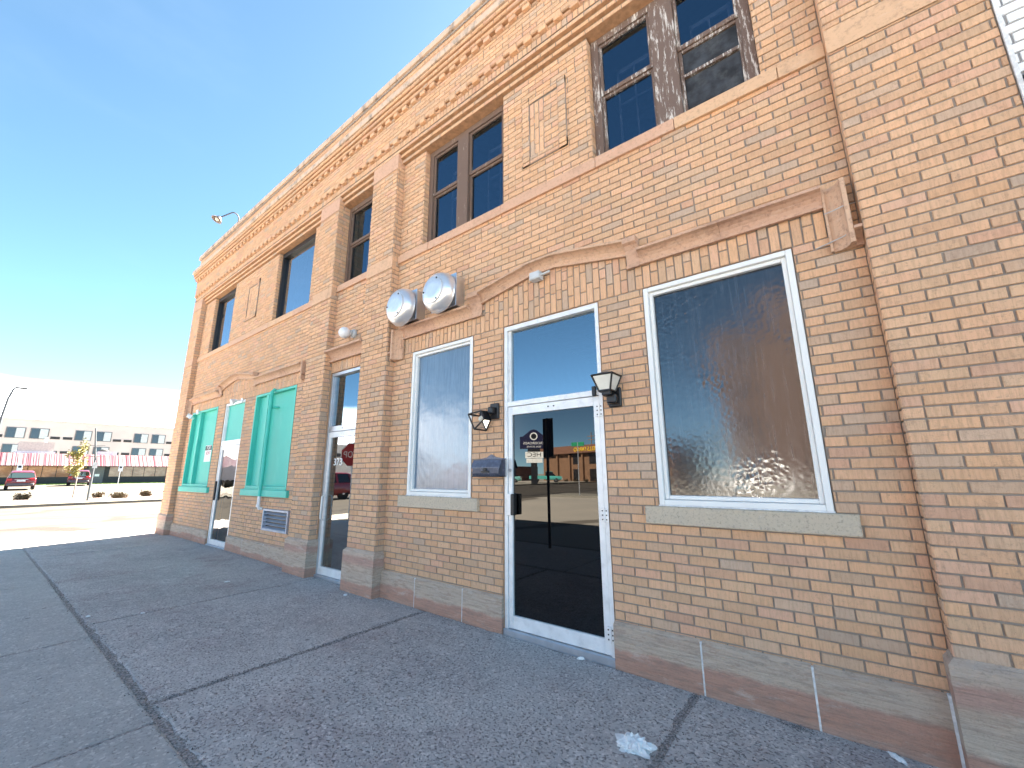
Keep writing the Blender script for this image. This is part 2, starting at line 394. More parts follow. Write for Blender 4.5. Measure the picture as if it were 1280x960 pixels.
M['alu'] = simple('aluminium_door_frame', (0.80, 0.80, 0.80), 0.42, 0.15, 0.05, 9, dirt=((0.5, 0.5, 0.5), 12, 0.35))
M['alu_grey'] = simple('dull_aluminium', (0.52, 0.54, 0.58), 0.4, 0.75, 0.08, 9)
M['galv'] = simple('galvanised_sheet', (0.72, 0.73, 0.75), 0.28, 0.95, 0.08, 4, dirt=((0.4, 0.39, 0.38), 9, 0.25))
M['spun'] = simple('spun_aluminium', (0.80, 0.80, 0.81), 0.34, 0.7, 0.04, 20)
M['wood'] = m_paint('peeling_brown_paint', (0.15, 0.10, 0.08), (0.62, 0.58, 0.54), 0.95, 0.75, (30, 30, 4.0), 0.53, 0.60)
M['wood2'] = m_paint('brown_window_wood', (0.155, 0.10, 0.075), (0.50, 0.42, 0.36), 0.8, 0.75, (18, 18, 5), 0.60, 0.66)
M['blackframe'] = simple('black_window_frame', (0.018, 0.017, 0.018), 0.4)
M['black'] = simple('black_painted_metal', (0.012, 0.012, 0.014), 0.42, 0.0, 0.2, 20, 0.001)
M['mailbox'] = simple('scuffed_blue_black_paint', (0.055, 0.062, 0.095), 0.42, 0.1, 0.25, 18, 0.001, 60, dirt=((0.22, 0.23, 0.28), 30, 0.55))
M['green'] = m_paint('teal_green_paint', (0.075, 0.54, 0.44), (0.14, 0.62, 0.52), 0.5, 0.55, (3, 3, 1.2), 0.5, 0.75)
M['lampglass'] = simple('frosted_lamp_glass', (0.72, 0.70, 0.62), 0.35)
M['clearish'] = m_glass('clear_lantern_glass', (0.8, 0.8, 0.78), 1.45)
M['whitepl'] = simple('white_plastic', (0.82, 0.82, 0.83), 0.35, 0, 0.03)
M['greybox'] = simple('grey_painted_box', (0.55, 0.57, 0.58), 0.5)
M['paper'] = simple('white_paper', (0.85, 0.85, 0.84), 0.8, 0, 0.05)
M['shade'] = simple('grey_white_blind', (0.62, 0.61, 0.64), 0.9, 0, 0.05, 3)
M['ink'] = simple('black_ink', (0.02, 0.02, 0.022), 0.6)
M['redink'] = simple('red_ink', (0.45, 0.03, 0.05), 0.6)
M['caulk'] = simple('pale_caulk', (0.72, 0.72, 0.72), 0.8, 0, 0.15, 30, 0.004, 60)
M['dirt'] = simple('dark_joint_dirt', (0.36, 0.32, 0.30), 0.95, 0, 0.5, 60, 0.02, 60)
M['walk'] = m_sidewalk('exposed_aggregate_concrete', (0.55, 0.505, 0.475), (0.44, 0.40, 0.38), (0.15, 0.12, 0.12), 0.72, 0.45)
M['walk2'] = m_sidewalk('smooth_grey_concrete', (0.50, 0.465, 0.43), (0.43, 0.40, 0.375), (0.19, 0.175, 0.17), 0.35)
M['walk3'] = m_sidewalk('pale_concrete', (0.20, 0.185, 0.155), (0.16, 0.148, 0.125), (0.10, 0.09, 0.08), 0.3)
M['farlot'] = m_road('worn_parking_lot', (0.065, 0.056, 0.044), (0.052, 0.045, 0.036), (0.022, 0.018, 0.013), 0.09, 0.5)
M['road'] = m_road('cracked_road_concrete', (0.050, 0.042, 0.031), (0.038, 0.031, 0.023), (0.011, 0.007, 0.004), 0.22, 0.95)
M['asphalt'] = m_road('worn_grey_asphalt', (0.34, 0.305, 0.26), (0.29, 0.265, 0.23), (0.08, 0.065, 0.05), 0.1)
M['ground'] = simple('dry_ground', (0.23, 0.20, 0.16), 0.95, 0, 0.3, 0.2)
M['lot'] = m_road('pale_parking_lot', (0.42, 0.38, 0.33), (0.37, 0.34, 0.29), (0.15, 0.12, 0.10), 0.09, 0.5)
M['grass'] = simple('short_lawn', (0.075, 0.13, 0.03), 0.9, 0, 0.4, 3, 0.03, 30)

# ------------------------------------------------------------------ brickwork
CH = 0.0683; BL = 0.2085; ZR = 1.212; J = 0.0105        # course height, brick module, course datum, joint
def g(x):                                               # height of the sidewalk at the wall
    return -0.036 - 0.0088 * max(-9.2, min(x, 8.0))
class Frame:
    """maps (u, z, outward) on a wall face to the world"""
    def __init__(s, ox, oy, ux, uy, nx, ny): s.a = (ox, oy, ux, uy, nx, ny)
    def __call__(s, u, z, d=0.0):
        ox, oy, ux, uy, nx, ny = s.a
        return (ox + ux*u + nx*d, oy + uy*u + ny*d, z)
FR = lambda y: Frame(0, y, 1, 0, 0, -1)                 # street face at depth y: u = x
rb = random.Random(3)
def one_brick(mb, F, u0, u1, z0, z1, vert=False):
    c = 0.0028 * rb.uniform(0.6, 1.4); d = rb.uniform(-0.0008, 0.0012); J2 = J/2
    u0 += J2 + rb.uniform(-.0012, .0012); u1 -= J2 + rb.uniform(-.0012, .0012); z0 += J2 + rb.uniform(-.0008, .0008); z1 -= J2 + rb.uniform(-.0008, .0008)
    if u1 - u0 < 0.006 or z1 - z0 < 0.006: return
    c = min(c, (u1-u0)/3, (z1-z0)/3)
    q = lambda a, b, k, dd: F(a, b, dd)
    jt = lambda: rb.uniform(-.0013, .0013)
    V = [F(u0+c, z0+c, d), F(u1-c, z0+c, d), F(u1-c, z1-c, d), F(u0+c, z1-c, d),
         F(u0+jt(), z0+jt(), d-c), F(u1+jt(), z0+jt(), d-c), F(u1+jt(), z1+jt(), d-c), F(u0+jt(), z1+jt(), d-c),
         F(u0, z0, -.016), F(u1, z0, -.016), F(u1, z1, -.016), F(u0, z1, -.016)]
    Fc = [(0, 1, 2, 3)] + [(4+i, 4+(i+1) % 4, (i+1) % 4, i) for i in range(4)] + [(8+i, 8+(i+1) % 4, 4+(i+1) % 4, 4+i) for i in range(4)]
    t = rb.random(); t = t if rb.random() > 0.03 else rb.uniform(0, 0.15)
    mb.grid(V, Fc, 0, (t, rb.random(), rb.random()))
def free(u0, u1, cuts):
    segs = [(u0, u1)]
    for a, b in cuts:
        ns = []
        for s, e in segs:
            if b <= s or a >= e: ns.append((s, e)); continue
            if a > s: ns.append((s, a))
            if b < e: ns.append((b, e))
        segs = ns
    return [q for q in segs if q[1] - q[0] > 0.004]
def brickwork(mb, F, u0, u1, z0, z1, holes=(), rowcuts=None, phase=0.0, back=True, flip=False):
    """running bond with a few headers, mortar plane behind, holes are (u0,u1,z0,z1)"""
    k0 = math.floor((z0 - ZR) / CH + 1e-6); k = k0
    while ZR + k*CH < z1 - 1e-6:
        ra = max(z0, ZR + k*CH); rz = min(z1, ZR + (k+1)*CH)
        edges = sorted({ra, rz} | {e for h in holes for e in h[2:4] if ra + 0.012 < e < rz - 0.012})
        rr = random.Random(k * 7919 + int(abs(u0) * 977) + int(F.a[1]*1000))
        x = u0 - rr.uniform(0, 0.012) - (BL/2 if k % 2 else 0.0) - phase
        pts = [x]
        while x < u1 + BL:
            if rr.random() < 0.045: pts.append(x + BL/2)
            x += BL; pts.append(x)
        for a, b in zip(edges[:-1], edges[1:]):
            if b - a < 0.014: continue
            mid = (a+b)/2
            cuts = [(h[0], h[1]) for h in holes if h[2] < mid < h[3]]
            if rowcuts: cuts += rowcuts(mid)
            for s, e in free(u0, u1, cuts):
                for p, q in zip(pts[:-1], pts[1:]):
                    aa, bb = max(p, s), min(q, e)
                    if bb - aa > 0.012: one_brick(mb, F, aa, bb, a, b)
        k += 1
    if back:
        us = sorted({u0, u1} | {min(max(e, u0), u1) for h in holes for e in h[:2]}); zs = sorted({z0, z1} | {min(max(e, z0), z1) for h in holes for e in h[2:4]})
        for ua, ub in zip(us[:-1], us[1:]):
            for za, zb in zip(zs[:-1], zs[1:]):
                um, zm = (ua+ub)/2, (za+zb)/2
                if any(h[0] < um < h[1] and h[2] < zm < h[3] for h in holes): continue
                mb.face([F(ua, za, -.0095), F(ub, za, -.0095), F(ub, zb, -.0095), F(ua, zb, -.0095)], 1)
def soldiers(mb, F, u0, u1, zb, zt, first=0.2085):
    """upright bricks; zb, zt are functions of u"""
    n = max(1, round((u1-u0)/CH)); w = (u1-u0)/n
    for i in range(n):
        ua = u0 + i*w; um = ua + w/2; z = zb(um); top = zt(um); h = first
        if i % 2: h = min(h, BL*0.62) if top - z > BL*1.15 else h
        while z < top - 0.015:
            e = min(z+h, top); one_brick(mb, F, ua, ua+w, z, e); z = e; h = BL if rb.random() > .3 else BL/2
M['under'] = simple('shade_toned_brick_underside', (.44, .25, .14), .85, 0, .2, 14)  # darker than the brick faces, shade of the soffits put into the colour
# ------------------------------------------------------------------ the long brick building
B = thing('brick_building', 'long two storey tan brick corner building with stone base and teal boarded windows', 'building', (-6.4, 0.0, 0.0))
XL, XR = -14.0, 1.105
PIL = [(-14.0, -13.32), (-6.93, -6.30), (-5.285, -4.655), (0.352, 1.105)]     # pilasters
ZT = 6.281                                                                    # underside of the soldier frieze
LT, ST = 3.056, 1.212
BAYS = [(-13.32, -6.93), (-6.30, -5.285), (-4.655, 0.352)]
UP = dict(uR=(-1.533, -.052), uM=(-4.16, -2.704), uS=(-6.30, -5.285), u1=(-8.873, -7.335), u2=(-12.62, -11.22))
GR = dict(big=(-1.137, -.036), small=(-4.247, -3.157), door=(-2.708, -1.566), d2=(-6.30, -5.285), d3=(-10.80, -9.68), g1=(-13.03, -11.23), g2=(-9.148, -7.429))
UB, UT = 4.578, 6.145
def hood(kind):
    """outline of the moulded hood over a shopfront: list of (x, bottom, top); steps split it into runs"""
    if kind == 'main':
        return dict(runs=[[(-4.42, 3.262, 3.416), (-3.172, 3.258, 3.412)], [(-3.005, 3.405, 3.545), (-2.29, 3.533, 3.660), (-2.01, 3.533, 3.663), (-1.25, 3.394, 3.531)], [(-1.13, 3.268, 3.404), (0.177, 3.264, 3.403)]],
                    steps=[(-3.172, -3.005, 3.256, 3.545), (-1.25, -1.13, 3.262, 3.531)],
                    ears=[(-4.60, -4.42, 2.992, 3.416, -4.652), (0.177, 0.307, 2.926, 3.403, 0.350)])
    return dict(runs=[[(-13.12, 3.27, 3.42), (-11.25, 3.27, 3.42)], [(-11.09, 3.40, 3.545), (-10.40, 3.535, 3.665), (-10.10, 3.535, 3.665), (-9.30, 3.40, 3.535)], [(-9.17, 3.28, 3.425), (-7.22, 3.275, 3.418)]],
                steps=[(-11.25, -11.09, 3.262, 3.545), (-9.30, -9.17, 3.265, 3.535)],
                ears=[(-13.26, -13.12, 2.95, 3.42, -13.315), (-7.22, -7.10, 3.09, 3.418, -7.05)])
HD = {'main': hood('main'), 'left': hood('left')}
def hood_at(hd, x, lohi):
    for r in hd['runs']:
        for (xa, ba, ta), (xb, bb, tb) in zip(r[:-1], r[1:]):
            if xa <= x <= xb:
                f = (x-xa)/(xb-xa); return (ba+(bb-ba)*f) if lohi == 0 else (ta+(tb-ta)*f)
    for a, b, z0, z1 in hd['steps']:
        if a <= x <= b: return z0 if lohi == 0 else z1
    for a, b, z0, z1, _ in hd['ears']:
        if a <= x <= b: return z0 if lohi == 0 else z1
    return None
def hood_rows(hd, margin):
    xa = hd['ears'][0][1]; xb = hd['ears'][1][0]
    def f(z):
        if z < LT or z > 3.66: return []
        cuts = []; n = 160; on = None
        for i in range(n+1):
            x = xa + (xb-xa)*i/n; zz = hood_at(hd, min(max(x, xa), xb), 0)
            inside = zz is not None and zz + 0.07 > z
            if inside and on is None: on = x
            if (not inside or i == n) and on is not None: cuts.append((on, x)); on = None
        return cuts
    return f

wall = MB()
Y0 = FR(0.0)
for (a, b), key in zip(BAYS, ('left', None, 'main')):
    holes = [(x0, x1, UB, UT) for x0, x1 in UP.values() if a - .01 <= x0 and x1 <= b + .01]
    for nme, (x0, x1) in GR.items():
        if a - .01 <= x0 and x1 <= b + .01: holes.append((x0, x1, ST if nme in ('big', 'small', 'g1', 'g2') else -0.1, LT if nme != 'd2' else 3.08))
    if key == 'left': holes.append((-8.16, -7.215, 0.53, 0.89))
    rc = hood_rows(HD[key], 0) if key else (lambda z: [(-6.30, -5.285)] if 3.08 < z < 3.25 else [])
    brickwork(wall, Y0, a, b, g(a) - .06, ZT - 2*CH, holes, rc, phase=0.05)
    if key:
        hd = HD[key]
        soldiers(wall, Y0, hd['ears'][0][1], hd['ears'][1][0], lambda u: LT, lambda u: (hood_at(hd, u, 0) or 3.26) + 0.05)
    else:
        soldiers(wall, Y0, a, b, lambda u: 3.08, lambda u: 3.26, 0.2)
    # two corbelled courses step out below the frieze
    for i, yy in enumerate((-0.04, -0.08)):
        zz = ZT - (2-i)*CH
        brickwork(wall, FR(yy), a, b, zz, zz+CH, phase=0.03*i)
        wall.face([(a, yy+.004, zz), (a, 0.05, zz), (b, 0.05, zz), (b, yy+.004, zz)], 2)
    # jambs and heads of the upper openings
    for x0, x1 in UP.values():
        if not (a - .01 <= x0 and x1 <= b + .01): continue
        brickwork(wall, Frame(x0, 0, 0, 1, 1, 0), 0.0, 0.16, UB, UT)
        brickwork(wall, Frame(x1, 0.16, 0, -1, -1, 0), 0.0, 0.16, UB, UT)
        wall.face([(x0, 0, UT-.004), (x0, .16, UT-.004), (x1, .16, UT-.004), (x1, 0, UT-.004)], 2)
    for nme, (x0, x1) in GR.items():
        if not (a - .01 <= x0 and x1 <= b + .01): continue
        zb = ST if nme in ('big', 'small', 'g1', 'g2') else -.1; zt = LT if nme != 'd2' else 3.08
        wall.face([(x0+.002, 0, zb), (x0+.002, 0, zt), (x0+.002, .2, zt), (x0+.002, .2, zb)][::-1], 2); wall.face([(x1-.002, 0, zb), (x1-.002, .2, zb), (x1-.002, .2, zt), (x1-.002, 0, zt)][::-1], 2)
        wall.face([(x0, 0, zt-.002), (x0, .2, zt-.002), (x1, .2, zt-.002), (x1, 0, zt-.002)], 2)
# west side wall, back and core (so that the building is solid and casts its shadow)
brickwork(wall, Frame(XL, 14.0, 0, -1, -1, 0), 0.0, 14.0 + .12, 0.0, ZT)
for p in ([(XL, 14, -.2), (XR, 14, -.2), (XR, 14, 7.5), (XL, 14, 7.5)], [(XR, -.1, -.2), (XR, -.1, 7.5), (XR, 14, 7.5), (XR, 14, -.2)]): wall.face(p, 1)
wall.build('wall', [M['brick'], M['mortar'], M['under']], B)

# pilasters with their stone bases and flush stone bands
for i, (a, b) in enumerate(PIL):
    m = MB(); F = FR(-.12)
    bands = [(a, b, 4.375, 4.578), (a, b, 6.02, ZT)]
    brickwork(m, F, a, b, .5, ZT, bands)
    for h in bands: m.box((h[0], -.121 if h[2] < 6 else -.1205, h[2]+.004), (h[1], -.05, h[3]-.004), 2, (rb.random(), .5, .5))
    for (x, sx) in ((a, -1), (b, 1)):
        if (i == 0 and sx < 0): continue
        fr = Frame(x, 0.03, 0, -1, -1, 0) if sx < 0 else Frame(x, -.12, 0, 1, 1, 0)
        if i == 3 and sx > 0: m.face([(x, -.12, 0), (x, 0.3, 0), (x, .3, 7), (x, -.12, 7)], 1); continue
        brickwork(m, fr, 0, .15, .5, ZT, phase=rb.choice((0, .05)))
    pil = m.build('pilaster', [M['brick'], M['mortar'], M['band']], B)
    s = MB(); z0 = g((a+b)/2) - .05
    e = 0.03; zt = .53 if i < 3 else .535
    bm = bmesh.new()
    pts = [(a-e, z0), (a-e, zt-.035), (a, zt), (b, zt), (b+e, zt-.035), (b+e, z0)]
    if i == 0: pts = [(a-e, z0), (a-e, zt-.035), (a, zt), (b, zt), (b+e, zt-.035), (b+e, z0)]
    s.prism(pts, .06, -.118, 0, (rb.random(), .5, .5))
    # chamfered front slab
    yf = -.152
    s.grid([(a-e, yf, z0), (b+e, yf, z0), (b+e, yf, zt-.035), (a-e, yf, zt-.035), (a-e, -.118, z0), (b+e, -.118, z0), (b+e, -.118, zt-.035), (a-e, -.118, zt-.035), (a, -.1185, zt), (b, -.1185, zt)],
           [(0, 1, 2, 3), (0, 3, 7, 4), (1, 5, 6, 2), (3, 2, 9, 8), (3, 8, 7), (2, 6, 9)], 0, (rb.random(), .5, .5))
    s.build('pilaster_base', M['stone'], pil)
# stone base courses of the bays, in blocks
for a, b, joints in ((-13.29, -10.80, (-12.45, -11.65)), (-9.68, -6.96, (-8.9, -8.0)), (-4.625, -2.708, (-3.99, -3.235)), (-1.566, 0.308, (-.915, -.275))):
    sb = MB(); xs = [a, *joints, b]
    for p, q in zip(xs[:-1], xs[1:]):
        p2 = p + (.006 if p != a else 0); q2 = q - (.006 if q != b else 0)
        zt = .313; z0 = min(g(p), g(q)) - .05; yf = -.03 - rb.uniform(0, .004); c = (rb.random(), .5, .5)
        sb.grid([(p2, yf, z0), (q2, yf, z0), (q2, yf, zt-.022), (p2, yf, zt-.022), (p2, -.004, zt+.003), (q2, -.004, zt+.003), (p2, .05, z0), (q2, .05, z0), (p2, .05, zt), (q2, .05, zt)],
                [(0, 1, 2, 3), (3, 2, 5, 4), (0, 3, 4, 8, 6), (1, 7, 9, 5, 2)], 0, c)
    for x in joints: sb.box((x-.0065, -.028, min(g(a), g(b))-.02), (x+.0065, .02, .305), 1)
    if b > 0: sb.box((.3085, -.036, -.05), (.3215, .03, .318), 1)
    sb.box((a+.01, -.0005, .0), (b-.01, .045, .30), 1); sb.build('stone_base', [M['stone'], M['caulk']], B)

# sill bands under the upper windows
for a, b in ((BAYS[2][0], BAYS[2][1]), (BAYS[0][0], BAYS[0][1]), (BAYS[1][0], BAYS[1][1])):
    m = MB(); x = a; zb, zt = (4.46, 4.576) if a != BAYS[1][0] else (4.49, 4.60)
    cuts = [a] + ([-4.0, -2.72, -1.50, -.73, .055] if a > -5 else [-12.3, -11.1, -10.2, -8.95, -7.9] if a < -7 else []) + [b]
    for p, q in zip(cuts[:-1], cuts[1:]):
        m.box((p+.0025, -.026 - rb.uniform(0, .006), zb), (q-.0025, .13, zt), 0, (rb.random(), .5, .5), .003)
    m.build('sill_band', M['band'], B)
# hood mouldings
PROF = [(0, .012), (0, .040), (.11, .040), (.13, .020), (.28, .022), (.46, .032), (.62, .052), (.74, .080), (.78, .108), (.80, .116), (.96, .116), (1.0, .108), (1.0, .012)]
for key in ('left', 'main'):
    m = MB(); hd = HD[key]
    def ring(x, zb, zt): return [(x, -d, zb + (zt-zb)*t) for t, d in PROF]
    for r in hd['runs']:
        k = len(PROF)
        # split long runs in pieces with a hair joint
        pieces = []
        for (xa, ba, ta), (xb, bb, tb) in zip(r[:-1], r[1:]):
            n = max(1, round((xb-xa)/.62)); 
            for i in range(n):
                f0, f1 = i/n, (i+1)/n
                pieces.append(((xa+(xb-xa)*f0+.0012, ba+(bb-ba)*f0, ta+(tb-ta)*f0), (xa+(xb-xa)*f1-.0012, ba+(bb-ba)*f1, ta+(tb-ta)*f1)))
        for p, q in pieces:
            V = ring(*p) + ring(*q)
            m.grid(V, [(i, i+1, k+i+1, k+i) for i in range(k-1)] + [tuple(range(k))[::-1], tuple(range(k, 2*k))], 0, (rb.random(), .5, .5))
    for a, b, z0, z1 in hd['steps']:
        V = []; 
        for x, dd in ((a, 0), (b, 0)): V += [(x, -(d*.96 + .004), z0 + (z1-z0)*t) for t, d in PROF]
        k = len(PROF); m.grid(V, [(i, i+1, k+i+1, k+i) for i in range(k-1)] + [tuple(range(k))[::-1], tuple(range(k, 2*k))], 0, (rb.random(), .5, .5))
    for a, b, z0, z1, foot in hd['ears']:
        inner, outer = (b, a) if foot < a else (a, b)
        w = abs(b-a)
        # vertical leg: the same section turned on its side, outer edge proud
        V = []
        k = len(PROF)
        for z in (z0, z1 - .001): V += [(inner + (outer-inner)*t, -(d*.97), z) for t, d in PROF]
        m.grid(V, [(i, i+1, k+i+1, k+i) for i in range(k-1)] + [tuple(range(k))[::-1], tuple(range(k, 2*k))], 0, (rb.random(), .5, .5))
        # little return at the foot
        x0, x1 = sorted((outer, foot))
        zt = z0 + .115
        V = []
        for x in (x0, x1): V += [(x, -d*.98, z0 + (zt-z0)*t) for t, d in PROF]
        m.grid(V, [(i, i+1, k+i+1, k+i) for i in range(k-1)] + [tuple(range(k))[::-1], tuple(range(k, 2*k))], 0, (rb.random(), .5, .5))
    m.build('hood_moulding', M['terra'], B)
m = MB(); V = []; k = len(PROF)
for x in (-6.298, -5.287): V += [(x, -d*1.35, 3.25 + .185*t) for t, d in PROF]
m.grid(V, [(i, i+1, k+i+1, k+i) for i in range(k-1)] + [tuple(range(k))[::-1], tuple(range(k, 2*k))], 0, (.6, .5, .5))
m.build('door_hood', M['terra'], B)
# raised brick panels between the upper windows
for x0, x1 in ((-2.40, -1.81), (-10.38, -9.74)):
    m = MB(); z0, z1 = 4.92, 5.83; F = FR(-.022); t = .105
    brickwork(m, F, x0, x0+.102, z0, z1, back=False)
    brickwork(m, F, x0+.102, x1-.102, z0, z0+CH*1.4, back=False); brickwork(m, F, x0+.102, x1-.102, z1-CH*1.4, z1, back=False)
    brickwork(m, F, x1-.102, x1, z0, z1, back=False)
    for a, b, c, d in ((x0, x0+.102, z0, z1), (x1-.102, x1, z0, z1), (x0, x1, z0, z0+CH*1.4), (x0, x1, z1-CH*1.4, z1)): m.box((a, -.0145, c), (b, .0, d), 1)
    F2 = FR(-.008); w = (x1-x0-.204)/2
    soldiers(m, F2, x0+.102, x0+.102+w, lambda u: z0+.1, lambda u: z1-.1, .2)
    brickwork(m, F2, x0+.102+w, x1-.102, z0+.1, z1-.1, back=False)
    m.box((x0+.1, -.0005, z0+.09), (x1-.1, .0, z1-.09), 1)
    m.build('brick_panel', [M['brick'], M['mortar']], B)

# frieze, dentils, cornice, parapet (front plus the return on the west side)
def band_courses(m, y, z0, z1, phase=0.0, soldier=False):
    d = -.12 - y                                       # projection beyond the pilaster face
    F = FR(y)
    if soldier: soldiers(m, F, XL-d, XR, lambda u: z0, lambda u: z1, z1-z0); m.face([F(XL-d, z0, -.0095), F(XR, z0, -.0095), F(XR, z1, -.0095), F(XL-d, z1, -.0095)], 1)
    else: brickwork(m, F, XL-d, XR, z0, z1, phase=phase)
    Fs = Frame(XL-d, 14.0, 0, -1, -1, 0)
    brickwork(m, Fs, 0, 14.0+.12+d, z0, z1)
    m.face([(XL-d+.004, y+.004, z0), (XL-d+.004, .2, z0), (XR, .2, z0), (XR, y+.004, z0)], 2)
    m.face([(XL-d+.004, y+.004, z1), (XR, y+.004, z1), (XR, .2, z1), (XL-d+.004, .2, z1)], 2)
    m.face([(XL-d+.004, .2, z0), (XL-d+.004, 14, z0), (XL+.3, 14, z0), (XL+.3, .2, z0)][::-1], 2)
m = MB()
band_courses(m, -.12, ZT, ZT+CH)
band_courses(m, -.1195, ZT+CH, 6.452, soldier=True)
band_courses(m, -.1190, 6.452, 6.452+CH)
band_courses(m, -.142, 6.5203, 6.93, .04)
band_courses(m, -.143, 6.93, 6.93+CH)
def dentils(y, proj, z0, z1, pitch, w):
    x = XL + .06
    while x < XR - w:
        c = (rb.uniform(.3, .9), rb.random(), rb.random() * .7)
        m.box((x, y-proj, z0), (x+w, y+.01, z1), 0, c, .0035); x += pitch
    yy = .1
    while yy < 13.5: m.box((XL-(-.12-y)-proj, yy, z0), (XL+.02, yy+w, z1), 0, (rb.uniform(.3, .9), rb.random(), .3), .0035); yy += pitch
dentils(-.119, .046, 6.458, 6.518, .2085, .105); dentils(-.143, .042, 6.936, 6.996, .2085, .105)
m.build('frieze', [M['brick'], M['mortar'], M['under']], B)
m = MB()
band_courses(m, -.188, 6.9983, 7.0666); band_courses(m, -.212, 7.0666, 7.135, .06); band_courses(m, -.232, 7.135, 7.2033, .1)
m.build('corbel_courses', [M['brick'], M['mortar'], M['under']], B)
m = MB()
x = XL - .14
while x < XR:
    e = min(XR, x + rb.uniform(.75, .95)); m.box((x+.002, -.258, 7.2045), (e-.002, .2, 7.305), 0, bev=.006); x = e
m.box((XL-.138, .201, 7.2045), (XL+.3, 14, 7.305), 0, bev=.006)
m.build('cornice_stone', M['cornice'], B)
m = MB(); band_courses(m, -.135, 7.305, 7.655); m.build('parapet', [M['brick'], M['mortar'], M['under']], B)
m = MB(); x = XL - .06
while x < XR:
    e = min(XR, x + .62); m.box((x+.002, -.185, 7.667), (e-.002, .28, 7.778), 0, bev=.008); x = e
m.box((XL-.06, .2805, 7.667), (XL+.32, 14.05, 7.778), 0, bev=.008); m.box((XL+.02, -.15, 7.64), (XR, .26, 7.667), 1)
m.build('coping', [M['cornice'], M['dirt']], B)
m = MB(); m.box((XL+.2, .2, 7.1), (XR, 14, 7.2), 0); m.build('roof', simple('gravel_roof', (.2, .19, .18), .95), B)

# ------------------------------------------------------------------ windows and doors
M['glass_up'] = m_glass('upper_window_glass', (0.42, 0.5, 0.62), 2.5, 0.002, 1.1, (.50, .74, 1))
M['glass_left'] = m_glass('streaky_upper_glass', (0.6, 0.68, 0.8), 9.0, 0.0015, 0.8, (.84, .92, 1))
M['glass_tr'] = m_glass('transom_glass', (0.5, 0.58, 0.68), 3.4, 0, 1, (.74, .90, 1))
M['glass_door'] = m_dark_glass('dark_door_glass', (0.002, 0.002, 0.003), 1.62)
M['glass_d2'] = m_glass('door_glass_clear', (0.6, 0.64, 0.67), 3.6, 0.001, 1.0)
M['glass_d3'] = m_glass('wavy_door_glass', (0.85, 0.86, 0.88), 1.9, 0.006, 1.6)
M['glass_priv'] = m_privacy()
M['glass_film'] = m_dark_glass('dusty_filmed_glass', (0.10, 0.15, 0.22), 1.9, 0.16, 0.004, 4, 2, film=((0.10, 0.155, 0.225), (60, 60, 3.5), (0.155, 0.22, 0.30)))
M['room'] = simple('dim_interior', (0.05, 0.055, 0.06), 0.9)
M['ceil'] = simple('ceiling_tiles', (0.35, 0.36, 0.37), 0.9)
M['curtain'] = simple('pale_curtain', (0.42, 0.43, 0.46), 0.9, 0, 0.2, 3)
M['sashin'] = simple('inner_sash_paint', (0.34, 0.36, 0.40), 0.8)
M['screen'] = simple('dusty_insect_screen', (0.030, 0.034, 0.042), 0.85, 0, 0.6, 7, dirt=((.08, .085, .09), 5, .7))
def frame_ring(m, x0, x1, z0, z1, w, y0, y1, mi=0, bev=.004, wb=None, wt=None):
    """rectangular frame: two stiles full height, rails butted between them"""
    wb = w if wb is None else wb; wt = w if wt is None else wt
    m.box((x0, y0, z0), (x0+w, y1, z1), mi, bev=bev); m.box((x1-w, y0, z0), (x1, y1, z1), mi, bev=bev)
    m.box((x0+w+.0005, y0+.001, z0), (x1-w-.0005, y1, z0+wb), mi, bev=bev); m.box((x0+w+.0005, y0+.001, z1-wt), (x1-w-.0005, y1, z1), mi, bev=bev)
def pane(parent, x0, x1, z0, z1, y, mt, name='pane'):
    m = MB(); m.face([(x0, y, z0), (x1, y, z0), (x1, y, z1), (x0, y, z1)]); 
    return m.build(name, mt, parent)
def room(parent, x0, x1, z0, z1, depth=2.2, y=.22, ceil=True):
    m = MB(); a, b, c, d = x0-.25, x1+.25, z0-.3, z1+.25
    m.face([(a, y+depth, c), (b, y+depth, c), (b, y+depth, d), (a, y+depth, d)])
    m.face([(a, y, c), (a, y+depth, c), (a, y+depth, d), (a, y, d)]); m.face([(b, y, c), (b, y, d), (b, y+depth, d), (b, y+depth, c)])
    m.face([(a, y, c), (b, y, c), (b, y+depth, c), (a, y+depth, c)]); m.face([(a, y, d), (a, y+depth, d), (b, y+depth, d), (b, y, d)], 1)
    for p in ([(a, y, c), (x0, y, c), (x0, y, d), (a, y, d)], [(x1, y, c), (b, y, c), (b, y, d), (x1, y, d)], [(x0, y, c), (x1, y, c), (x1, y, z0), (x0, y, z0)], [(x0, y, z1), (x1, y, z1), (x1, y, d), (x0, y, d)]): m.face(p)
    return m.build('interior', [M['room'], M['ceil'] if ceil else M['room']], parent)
# ground floor: two white framed picture windows with stone sills
def picture(x0, x1, gl, label, s0, s1):
    m = MB(); frame_ring(m, x0+.004, x1-.004, ST+.012, LT-.008, .040, -.004, .09); frame_ring(m, x0+.045, x1-.045, ST+.054, LT-.049, .030, .022, .10)
    w = m.build('window', M['white'], B); w['label'] = label
    pane(w, x0+.07, x1-.07, ST+.08, LT-.075, .058, gl)
    s = MB(); s.box((s0, -.045, ST-.129), (s1, .10, ST+.002), 0, bev=.006); s.box((x0, -.010, ST+.003), (x1, .02, ST+.013), 1)
    s.build('window_sill', [M['sill'], M['caulk']], w)
picture(*GR['big'], M['glass_priv'], 'large white framed window with dark pebbled glass', -1.238, .078)
picture(*GR['small'], M['glass_film'], 'narrow white framed window with pale blue dusty film', -4.36, -3.032)

